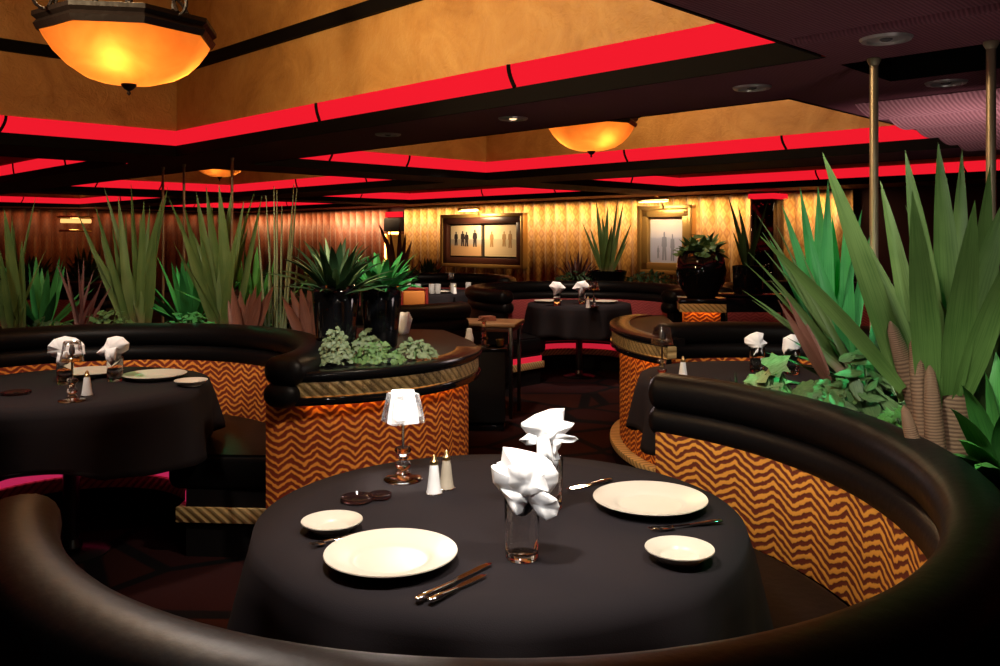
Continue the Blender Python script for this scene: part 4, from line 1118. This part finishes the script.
ivy('low dark shrub under the single portrait painting', back_at(650, 10.3), 160, .40, .15, .16, .06, 'dark_green', 'oval', 'leafy_shrub')
b_ = at(748, HZ, 8.3); b_.z = 0
t = thing('planter_stand', 'dark boxy plant stand beside the lit pedestal', 'pedestal', (b_.x, b_.y, 0))
mb = MB(); mb.box((0, 0, .43), (.55, .4, .86), 0, .015); mb.build('body', M['gloss'], t)
mb = MB(); mb.box((0, 0, .875), (.60, .45, .03), 0, .008); mb.build('top', M['gloss'], t)
mb = MB(); mb.box((0, -.203, .66), (.5, .012, .12), 0, .003); mb.build('fabric_panel', M['maroon'], t)
V3 = Vector((b_.x, b_.y, .89)); vase('black cylindrical pot on the boxy stand', V3, [(0, 0), (.13, 0), (.14, .02), (.15, .26), (.14, .265), (.13, .24), (0, .23)])
mb = aimed(V3+Vector((0, 0, .24)), [(728, 196, 0), (738, 205, .1), (756, 205, -.1), (768, 200, .1), (742, 225, -.1), (760, 225, 0), (732, 230, 0)], .05, .03, .04, rnd); plant('dracaena', 'tall dark dracaena beside the beaded column', V3+Vector((0, 0, .24)), mb, 'dark_green')
# shadowy bushes left of the twin painting and in the left distance
for px_, Y, ln, lab in ((398, 12.0, .50, 'dark bushy plant at the left of the twin painting'), (429, 13.6, .42, 'small dark conifer-like plant against the curtain by the twin painting'), (320, 9.0, .5, 'shadowy plant behind the dark bromeliad'), (265, 9.5, .5, 'shadowy plant behind the reed stems'), (85, 12.0, .62, 'large shadowy bush below the far left curtain lamp'), (30, 11.0, .55, 'shadowy bush beyond the edge yucca')):
    q = at(px_, HZ, Y); t = thing('planter_tub', 'plain dark tub under the '+lab.split(' ', 1)[1] if not lab.startswith('shadowy') else 'plain dark tub under the '+lab, 'planter', (q.x, q.y, 0))
    mb = MB(); mb.lathe([(0, 0), (.20, 0), (.22, .02), (.26, .72), (.24, .74), (.23, .70), (0, .68)], 20); mb.build('pot', M['matte'], t)
    mb = MB(); mb.lathe([(0, .685), (.228, .69)], 20); mb.build('soil', M['soil'], t)
    mb = MB(); rosette(mb, rnd, 34, ln, .085, 5, 85, .15, prof='leaf'); mound(mb, rnd, 120, ln*.55, ln*.55, ln*.7, .11, 'oval')
    plant('bushy_plant', lab, (q.x, q.y, .70), mb, 'dark_green')
q = at(398, HZ, 13.4); t = thing('planter_tub', 'dark tub under the dracaena standing before the narrow lit niche', 'planter', (q.x, q.y, 0))
mb = MB(); mb.lathe([(0, 0), (.18, 0), (.22, .80), (.20, .82), (0, .78)], 20); mb.build('pot', M['matte'], t)
mb = aimed((q.x, q.y, .80), [(378, 222, 0), (390, 228, .1), (400, 222, 0), (406, 232, 0), (385, 240, .1), (412, 240, 0)], .09, .02, .05, rnd); plant('dracaena', 'dark dracaena before the narrow lit niche', (q.x, q.y, .80), mb, 'plum')

# ------------------------------------------------------------------ curtain walls
def curtain(lab, a, b_, mat, z0=.05, z1=SOF-.02, off=.12, per=.28, amp=.06):
    a, b_ = Vector(a), Vector(b_); a.z = b_.z = 0; d = (b_-a); Ln = d.length; d.normalize(); nr = Vector((d.y, -d.x, 0))
    if nr.dot(Vector((0, 0, 0))-a) < 0: nr = -nr
    n_ = int(Ln/per*10); vs = []; us = []; fs = []
    for i in range(n_+1):
        s_ = Ln*i/n_; o_ = off-.07+2.0*amp*abs(math.sin(math.pi*s_/per+.5*math.sin(s_*1.7)))**.8+amp*.3*math.sin(2*math.pi*s_/per*.37+1)
        p_ = a+d*s_+nr*o_
        for z in (z0, z1): vs.append((p_.x, p_.y, z)); us.append((s_, z))
    for i in range(n_): fs.append((2*i, 2*i+2, 2*i+3, 2*i+1))
    o = mesh_obj('curtain', vs, fs, mat, None, True, us)
    md = o.modifiers.new('thickness', 'SOLIDIFY'); md.thickness = .006
    return tag(o, lab, 'curtain', 'pleated curtains along the walls')
def wd(px): # d coordinate on the back wall (s = 17.3) for a picture column
    k = (px-500)/F; Y = 17.2/(1+k); return Y-k*Y
curtain('gold brocade curtain behind both paintings', sd(17.2, wd(408), 0), sd(17.2, wd(756), 0), M['gold_cloth'])
curtain('gold brocade curtain to the right of the beaded column', sd(17.2, wd(781), 0), sd(17.2, wd(856), 0), M['gold_cloth'])
curtain('rust and gold curtain between the far corner and the narrow lit niche', sd(17.2, 31.4, 0), sd(17.2, wd(390), 0), M['red_cloth'])
curtain('rust curtain along the far left wall behind the yuccas', sd(17.0, 31.5, 0), sd(-8, 31.5, 0), M['red_cloth'])
# narrow lit niche and beaded column
na, nb = sd(17.02, wd(391), 0), sd(17.02, wd(407), 0); nm = (na+nb)/2; nl = (nb-na).length; nrz = math.atan2((nb-na).y, (nb-na).x)
t = thing('lit_niche', 'narrow wall niche glowing amber below a dark header', 'niche', (nm.x, nm.y, 0), nrz)
mb = MB(); mb.box((0, 0, .75), (nl, .08, 1.15+.35), 0, .0); mb.build('backing', M['frame_gold'], t)
mb = MB(); mb.box((0, -.01, 1.72), (nl, .14, .30), 0, .005); mb.build('header', M['matte'], t)
mb = MB(); mb.box((0, -.01, 1.95), (nl*.9, .10, .12), 0, .005); mb.build('red_strip', M['red_glow'], t)
mb = MB(); mb.box((-nl*.46 if True else 0, -.055, 1.2), (.035, .02, .62), 0, .002); mb.build('light_tube', M['lamp_glow'] if 'lamp_glow' in M else M['amber_glow'], t)
mb = MB(); mb.box((nl*.1, -.05, 1.53), (nl*.7, .03, .05), 0, .002); mb.build('lamp_box', M['amber_glow'], t)
ca = at(768, HZ, 12.6); t = thing('beaded_column', 'dark glittering beaded column with red top, between gold curtains', 'column', (ca.x, ca.y, 0), R(-45))
mb = MB(); mb.box((0, 0, 1.0), (.34, .34, 1.98), 0, .02); mb.build('shaft', M['gloss'], t)
mb = MB(); mb.box((0, 0, 2.03), (.42, .42, .07), 0, .01); mb.build('red_cap', M['red_glow'], t)
mb = MB(); rb = random.Random(5)
for i in range(90):
    z = rb.uniform(.5, 1.95); u_ = rb.uniform(-.15, .15); s_ = rb.choice((0, 1)); c_ = Vector((u_, -.175, z)) if s_ else Vector((-.175, u_, z))
    mb.lathe([(0, -.012), (.009, -.007), (.012, 0), (.009, .007), (0, .012)], 7, c_)
o = mb.build('beads', M['chrome'], t); o['kind'] = 'stuff'

# paintings
def painting(lab, px0, px1, py0, py1, panels, s=17.2-.74, frame='frame_brown'):
    def wp(px): k = (px-500)/F; Y = s/(1+k); return Vector((k*Y, Y, 0))
    a, b_ = wp(px0), wp(px1); m_ = (a+b_)/2; Ln = (b_-a).length; rz = math.atan2((b_-a).y, (b_-a).x)
    z0 = EYE-(py1-HZ)/F*m_.y; z1 = EYE-(py0-HZ)/F*m_.y; H = z1-z0
    t = thing('framed_painting', lab, 'painting', (m_.x, m_.y, z0), rz)
    def rim(name, x0, x1, za, zb, w_, dep, y, mat):
        mb = MB(); xm, zm = (x0+x1)/2, (za+zb)/2
        mb.box((xm, y, zb-w_/2), (x1-x0, dep, w_), 0, .012); mb.box((xm, y, za+w_/2), (x1-x0, dep, w_), 0, .012)
        mb.box((x0+w_/2, y, zm), (w_, dep, zb-za), 0, .012); mb.box((x1-w_/2, y, zm), (w_, dep, zb-za), 0, .012)
        return mb.build(name, mat, t)
    rim('outer_frame', -Ln/2, Ln/2, 0, H, .075, .14, .12, M['frame_gold'])
    rim('inner_frame', -Ln/2+.065, Ln/2-.065, .065, H-.065, .13, .10, .12, M[frame])
    mb = MB(); mb.box((0, .20, H/2), (Ln-.3, .04, H-.3)); mb.build('mount', M['mat_dark'] if len(panels) > 1 else M['frame_brown'], t)
    iw = Ln-.44-(.12 if len(panels) > 1 else 0); n_ = len(panels)
    gap = .10; pw = (Ln-.46-gap*(n_-1))/n_ if n_ > 1 else Ln-.40
    for k, (mat, figs, fm) in enumerate(panels):
        xc = (k-(n_-1)/2)*(pw+gap); ph_ = H-(.46 if n_ > 1 else .38)
        mb = MB(); mb.box((xc, .165, H/2), (pw, .03, ph_), 0, 0)
        cv = mb.build('canvas', mat, t, smooth=False)
        for (fx, fh, fw, fb) in figs:      # painted standing figures
            f_ = MB(); x_ = xc-pw/2+pw*fx; zb_ = H/2-ph_/2+ph_*fb; hh = ph_*fh; w2 = pw*fw
            out = [(-.5, 0), (-.12, 0), (0, .35), (.12, 0), (.5, 0), (.42, .45), (.62, .50), (.50, .80), (.15, .83), (.20, .92), (.12, 1.0), (-.12, 1.0), (-.20, .92), (-.15, .83), (-.50, .80), (-.62, .50), (-.42, .45)]
            vs = [(x_+a_*w2, .1495, zb_+c_*hh) for a_, c_ in out]+[(x_+a_*w2, .147, zb_+c_*hh) for a_, c_ in out]; kk = len(out)
            f_.add(vs, [tuple(range(kk)), tuple(range(kk, 2*kk))]+[(i, (i+1) % kk, kk+(i+1) % kk, kk+i) for i in range(kk)])
            f_.build('painted_figure', fm, cv, smooth=False)
    # brass picture light
    pl = thing('picture_light', 'brass picture light over the '+('twin figure painting' if n_ > 1 else 'single portrait painting'), 'lamp', Vector((m_.x, m_.y, z1))+Matrix.Rotation(rz, 3, 'Z') @ Vector((0, -.03, 0)), rz)
    mb = MB(); mb.tube([(-.30, -.20, .08), (.30, -.20, .08)], .035, 12); mb.build('shade', M['brass'], pl)
    mb = MB(); mb.tube([(0, .08, -.05), (0, .0, .10), (0, -.12, .14), (0, -.20, .10)], .012, 8); mb.build('arm', M['brass'], pl)
    mb = MB(); mb.tube([(-.28, -.20, .050), (.28, -.20, .050)], .016, 8); mb.build('tube_bulb', M['picbulb'], pl)
    wpos = Matrix.Rotation(rz, 3, 'Z') @ Vector((0, -.34, .02))+Vector((m_.x, m_.y, z1))
    add_light('AREA', wpos, 22 if n_ > 1 else 12, (1, .74, .42), .5, Matrix.Rotation(rz, 3, 'Z') @ Vector((0, .2, 0))+Vector((m_.x, m_.y, z0+H*.45)), sizey=.06)
    return t
M['picbulb'] = simple('picture_bulb', (1, .8, .5), .5, emit=(1, .55, .16), es=1.3)
def scenic(name, sky, mid, low, sky2=None):
    m, nt, b = nodes_mat(name)
    tc = N(nt, 'ShaderNodeTexCoord'); sp = N(nt, 'ShaderNodeSeparateXYZ'); L(nt, tc, 'Generated', sp, 0)
    nz = N(nt, 'ShaderNodeTexNoise', i_Scale=3.0, i_Detail=4.0); L(nt, tc, 'Generated', nz, 'Vector')
    f = math_n(nt, 'ADD', sp.outputs[2], math_n(nt, 'MULTIPLY', math_n(nt, 'SUBTRACT', nz.outputs['Fac'], .5), .10))
    rp = ramp(nt, [(.0, low), (.30, low), (.42, mid), (.52, mid), (.56, sky), (1, sky2 or sky)]); nt.links.new(f, rp.inputs['Fac']); L(nt, rp, 'Color', b, 'Base Color')
    b.inputs['Roughness'].default_value = .6
    return m
beach = scenic('painted_shore', (.80, .68, .48), (.48, .40, .32), (.66, .38, .18), (.86, .66, .40))
beach2 = scenic('painted_shore_pale', (.82, .66, .40), (.62, .50, .30), (.70, .52, .30), (.76, .56, .30))
mist = scenic('painted_mist', (.52, .50, .62), (.38, .38, .54), (.42, .42, .60), (.70, .60, .50))
figd = simple('painted_black', (.03, .02, .02), .6); figo = simple('painted_ochre', (.40, .22, .08), .6); figb = simple('painted_blue', (.20, .21, .30), .6)
painting('wide framed twin painting of standing figures on a shore', 438, 521, 213.5, 268, [(beach, [(.18, .46, .10, .34), (.40, .50, .11, .32), (.53, .48, .11, .31), (.80, .56, .12, .30)], figd), (beach2, [(.22, .50, .10, .30), (.60, .48, .10, .32), (.78, .54, .10, .28)], figo)])
painting('tall gilt framed painting of two pale blue figures in mist', 635, 690, 205, 275, [(mist, [(.42, .62, .13, .06), (.66, .58, .10, .05), (.24, .28, .06, .10)], figb)], frame='frame_gold')
# wall lamp on the far left curtain
q = sd(10.4, 31.2, 0); q = at(76, 221, 19.5)
t = thing('curtain_lamp', 'glowing amber picture lamp against the far left curtain', 'lamp', (q.x, q.y, q.z), R(45))
mb = MB(); mb.tube([(-.32, 0, 0), (.32, 0, 0)], .05, 10); mb.build('tube_bulb', M['picbulb'], t)
mb = MB(); mb.box((0, .05, .09), (.75, .16, .05), 0, .01); mb.build('shade', M['brass'], t)
mb = MB(); mb.box((0, .03, -.22), (.7, .05, .05), 0, .01); mb.build('lower_bar', M['brass'], t)
mb = MB(); mb.tube([(0, .10, .09), (0, .9, .09)], .02, 8); mb.build('arm', M['brass'], t)
add_light('POINT', q+Vector((-.15, .25, .0)), 14, (1, .55, .16), .1)

# ------------------------------------------------------------------ poles
def pole(lab, px, s_, base=0., rad=.016):
    k = (px-500)/F; Y = s_/(1+k); t = thing('support_pole', lab, 'pole', (k*Y, Y, base), 0, 'slim poles from planters to the soffit')
    mb = MB(); mb.tube([(0, 0, 0), (0, 0, SOF-base)], rad, 12); mb.build('shaft', M['pole'], t)
    mb = MB(); mb.lathe([(rad, SOF-base-.03), (rad*1.6, SOF-base-.012), (rad*1.6, SOF-base-.002)], 14); mb.build('ceiling_collar', M['pole'], t)
    mb = MB(); mb.lathe([(rad*1.9, 0), (rad*1.9, .01), (rad, .02)], 14); mb.build('floor_collar', M['pole'], t)
pole('slim brass pole rising from the foreground agave to the soffit', 874, 4.80, 0)
pole('slim brass pole at the right edge of the picture', 991, 4.80, 0)
pole('slim pole between the two tall yuccas, nearer the widest one', 184, 5.15, 0, .012)
pole('slim pole between the widest yucca and the reeds', 232, 5.15, 0, .012)
pole('slim pole behind the left tall yucca', 163, 5.15, 0, .012)

# ------------------------------------------------------------------ service table, stand, chair
q = on(492, 322, .75)
t = thing('side_table', 'brown wooden side table beside the maroon booth', 'table', (q.x-.02, q.y+.10, 0), R(-12))
mb = MB(); mb.box((0, 0, .735), (.50, .42, .03), 0, .006); mb.build('tabletop', M['wood'], t)
for sx in (-1, 1):
    for sy in (-1, 1):
        mb = MB(); mb.box((sx*.21, sy*.17, .36), (.028, .028, .72), 0, .004); mb.build('leg', M['ped'], t)
mb = MB(); mb.box((0, 0, .70), (.44, .36, .04), 0, .004); mb.build('apron', M['frame_brown'], t)
tq = Vector((q.x-.02, q.y+.10, .75))
mb = MB()
for k in range(5): mb.box((.0, 0, .006+.007*k), (.15-.01*k, .11-.006*k, .006), R(7*k), .002)
o = mb.build('folded_cloth', M['redcloth'] if 'redcloth' in M else M['red_cloth'], None); o.location = tq+Vector((-.02, .02, .0)); tag(o, 'red folded cloth lying on the brown side table', 'cloth')
q = at(484, 346, 6.45); SH = q.z
t = thing('service_stand', 'black service stand in front of the brown side table', 'stand', (q.x, q.y, 0))
mb = MB(); mb.box((0, 0, SH/2+.03), (.32, .26, SH-.06), 0, .012); mb.build('body', M['matte'], t)
mb = MB(); mb.box((0, 0, SH-.012), (.35, .29, .024), 0, .006); mb.build('top', M['gloss'], t)
mb = MB(); mb.box((0, 0, .02), (.30, .24, .04), 0, .004); mb.build('foot', M['gloss'], t)
mb = MB(); mb.lathe([(0, 0), (.045, 0), (.048, .008), (.02, .018), (.024, .05), (.035, .06), (.015, .075), (.024, .10), (.012, .115), (.014, .18), (.022, .19), (.0, .195)], 18); o = mb.build('crystal_candlestick', M['glass'], None); o.location = (q.x, q.y-.03, SH); tag(o, 'crystal candlestick on the black service stand', 'candlestick')
mb = MB(); mb.lathe([(0, 0), (.03, 0), (.034, .01), (.034, .06), (.022, .10), (.020, .13), (.0, .135)], 18); o = mb.build('white_bottle', M['salt'], None); o.location = (q.x-.11, q.y, SH); tag(o, 'small white bottle on the black service stand', 'bottle')
mb = MB(); mb.lathe([(0, 0), (.025, 0), (.032, .05), (.029, .05), (.024, .008), (0, .006)], 18); o = mb.build('amber_cup', M['brass'], None); o.location = (q.x+.12, q.y, SH); tag(o, 'small amber cup on the black service stand', 'cup')
q = at(414, HZ, 9.85)
t = thing('dining_chair', 'chair with orange upholstered back and dark red frame at the glasses table', 'chair', (q.x, q.y, 0), R(4))
mb = MB(); mb.box((0, 0, .72), (.25, .05, .20), 0, .02); mb.build('back_cushion', M['orange'] if 'orange' in M else simple('orange_upholstery', (.62, .22, .04), .7), t)
mb = MB(); mb.box((0, .0, .835), (.33, .045, .035), 0, .012)
for sx in (-1, 1): mb.box((sx*.145, 0, .62), (.035, .045, .44), 0, .012)
mb.box((0, 0, .60), (.30, .04, .03), 0, .01); mb.build('back_frame', simple('red_frame', (.22, .015, .012), .4), t)
mb = MB(); mb.box((0, .20, .44), (.36, .38, .07), 0, .03); mb.build('seat', M['maroon'], t)
for sx in (-1, 1):
    for sy in (.02, .36):
        mb = MB(); mb.tube([(sx*.145, sy, .42), (sx*.155, sy+(.02 if sy > .1 else -.02), 0)], [.018, .013], 8); mb.build('leg', M['frame_brown'], t)

# ------------------------------------------------------------------ light
WARM = (1, .86, .68)
# downlight spots over the nearest table
add_light('SPOT', (-.25, 1.55, 2.08), 100, (1, .90, .80), .07, (0, 2.05, .75), 78, .7)
add_light('SPOT', (.55, 1.5, 2.08), 60, (1, .88, .76), .07, (.25, 2.1, .75), 74, .7)
# spots on the planting
add_light('SPOT', (.95, 1.25, 2.08), 30, (.95, 1, .88), .06, (1.2, 2.5, 1.2), 60, .7)
add_light('SPOT', (.55, 2.0, 2.08), 55, (1, .95, .86), .06, (1.12, 2.9, 1.0), 56, .7)
add_light('SPOT', (1.38, 3.42, 2.05), 130, (.08, 1, .32), .04, (1.22, 3.12, 1.25), 36, .7)
add_light('SPOT', (1.7, 2.2, 2.05), 16, (.06, 1, .35), .04, (1.05, 2.0, .95), 40, .7)
add_light('SPOT', (-1.6, 4.0, 2.10), 42, (1, .95, .78), .07, (-1.95, 5.35, 1.2), 66, .7)
add_light('SPOT', (-3.0, 4.2, 2.10), 26, (1, .95, .78), .07, (-2.8, 5.3, 1.2), 60, .7)
add_light('SPOT', (-2.1, 6.2, 2.08), 30, (.05, 1, .40), .04, (-2.0, 5.5, 1.1), 62, .7)
add_light('SPOT', (-.55, 3.3, 2.10), 75, (.97, 1, .9), .06, (-.62, 4.2, 1.0), 56, .7)
add_light('SPOT', (-.50, 4.80, 2.10), 28, (.25, 1, .45), .04, (-.58, 4.45, 1.2), 42, .7)
# over the other tables
add_light('SPOT', (-1.9, 3.2, 2.2), 90, (1, .86, .72), .07, (-1.9, 3.95, .75), 70, .8)
add_light('SPOT', (1.25, 3.7, 2.08), 26, (1, .84, .70), .06, (1.2, 4.15, .75), 70, .8)
add_light('SPOT', (.8, 8.2, 2.4), 120, (1, .84, .70), .08, (.8, 8.9, .75), 70, .8)
add_light('SPOT', (-.4, 9.2, 2.4), 220, (1, .84, .70), .08, (-.85, 10.4, .75), 60, .8)
add_light('SPOT', (-.1, 6.4, 2.4), 110, (1, .84, .70), .08, (.0, 7.3, .6), 70, .8)
add_light('SPOT', (1.7, 7.0, 2.4), 24, (1, .9, .75), .08, (1.75, 7.5, 1.2), 60, .8)
# wash down the curtains
a, b_ = sd(16.75, wd(340), 0), sd(16.75, wd(850), 0); mid_ = (a+b_)/2
add_light('AREA', (mid_.x, mid_.y, 2.02), 125, (1, .66, .36), (b_-a).length, sizey=.12, rot=(R(18), 0, R(-45)))
a, b_ = sd(16.75, 31, 0), sd(16.75, wd(395), 0); mid_ = (a+b_)/2
add_light('AREA', (mid_.x, mid_.y, 2.02), 42, (1, .58, .25), (b_-a).length, sizey=.12, rot=(R(18), 0, R(-45)))
a, b_ = sd(-2, 31.1, 0), sd(16, 31.1, 0); mid_ = (a+b_)/2
add_light('AREA', (mid_.x, mid_.y, 2.02), 14, (1, .50, .22), (b_-a).length, sizey=.12, rot=(R(18), 0, R(45)))
# unseen uplight added to brighten the rose soffit panels
add_light('SPOT', (2.35, 3.7, .9), 140, (1, .80, .80), .2, (2.7, 4.9, 2.1), 70, .8)

# added unseen fill: spots inside the coffers, points under the soffit; then front spots
add_light('SPOT', sd(.3, 4.6, 2.55), 260, (1, .72, .40), .1, sd(4.5, 4.4, 2.7), 100, .9)
add_light('SPOT', sd(6.3, 5.0, 2.5), 22, (1, .66, .36), .1, sd(10.1, 5.0, 2.6), 100, .9)
add_light('POINT', (1.45, 2.55, .96), 8, (1, .86, .84), .08)  # fill point added to lift the dark soffit, no fixture here
add_light('POINT', (.3, 4.2, 1.0), 3, (1, .80, .78), .1)  # second added fill point, in open air below the soffit
add_light('SPOT', (.35, 2.6, 2.08), 95, (1, .82, .62), .06, (-.55, 3.75, .6), 50, .8)
add_light('SPOT', (.2, 4.1, 2.08), 30, (1, .82, .62), .06, (.8, 4.9, .7), 50, .8)
add_light('SPOT', (-.75, 1.35, 2.08), 10, (1, .95, .92), .05, (-.42, 1.10, .92), 30, .9)

add_light('SPOT', (1.0, 9.7, 2.08), 18, (1, .92, .74), .06, (1.2, 10.3, 1.3), 80, .8)
add_light('SPOT', (.30, 1.15, 2.0), 80, (.85, 1, .78), .05, (1.12, 2.02, 1.0), 24, .7)  # added low spot from over the table, brightens the right-edge plant
add_light('SPOT', (-.95, 2.7, 2.08), 40, (1, .95, .92), .05, (-.40, 1.05, .92), 30, .9)

add_light('SPOT', (.1, .75, 2.08), 50, (1, .97, .94), .05, (.06, 1.9, .93), 26, .8)  # added spot from the camera side to whiten the front napkins
add_light('SPOT', (.9, 3.0, 2.08), 35, (1, .95, .90), .05, (1.25, 4.0, .9), 40, .8)  # added spot to brighten the two crown napkins
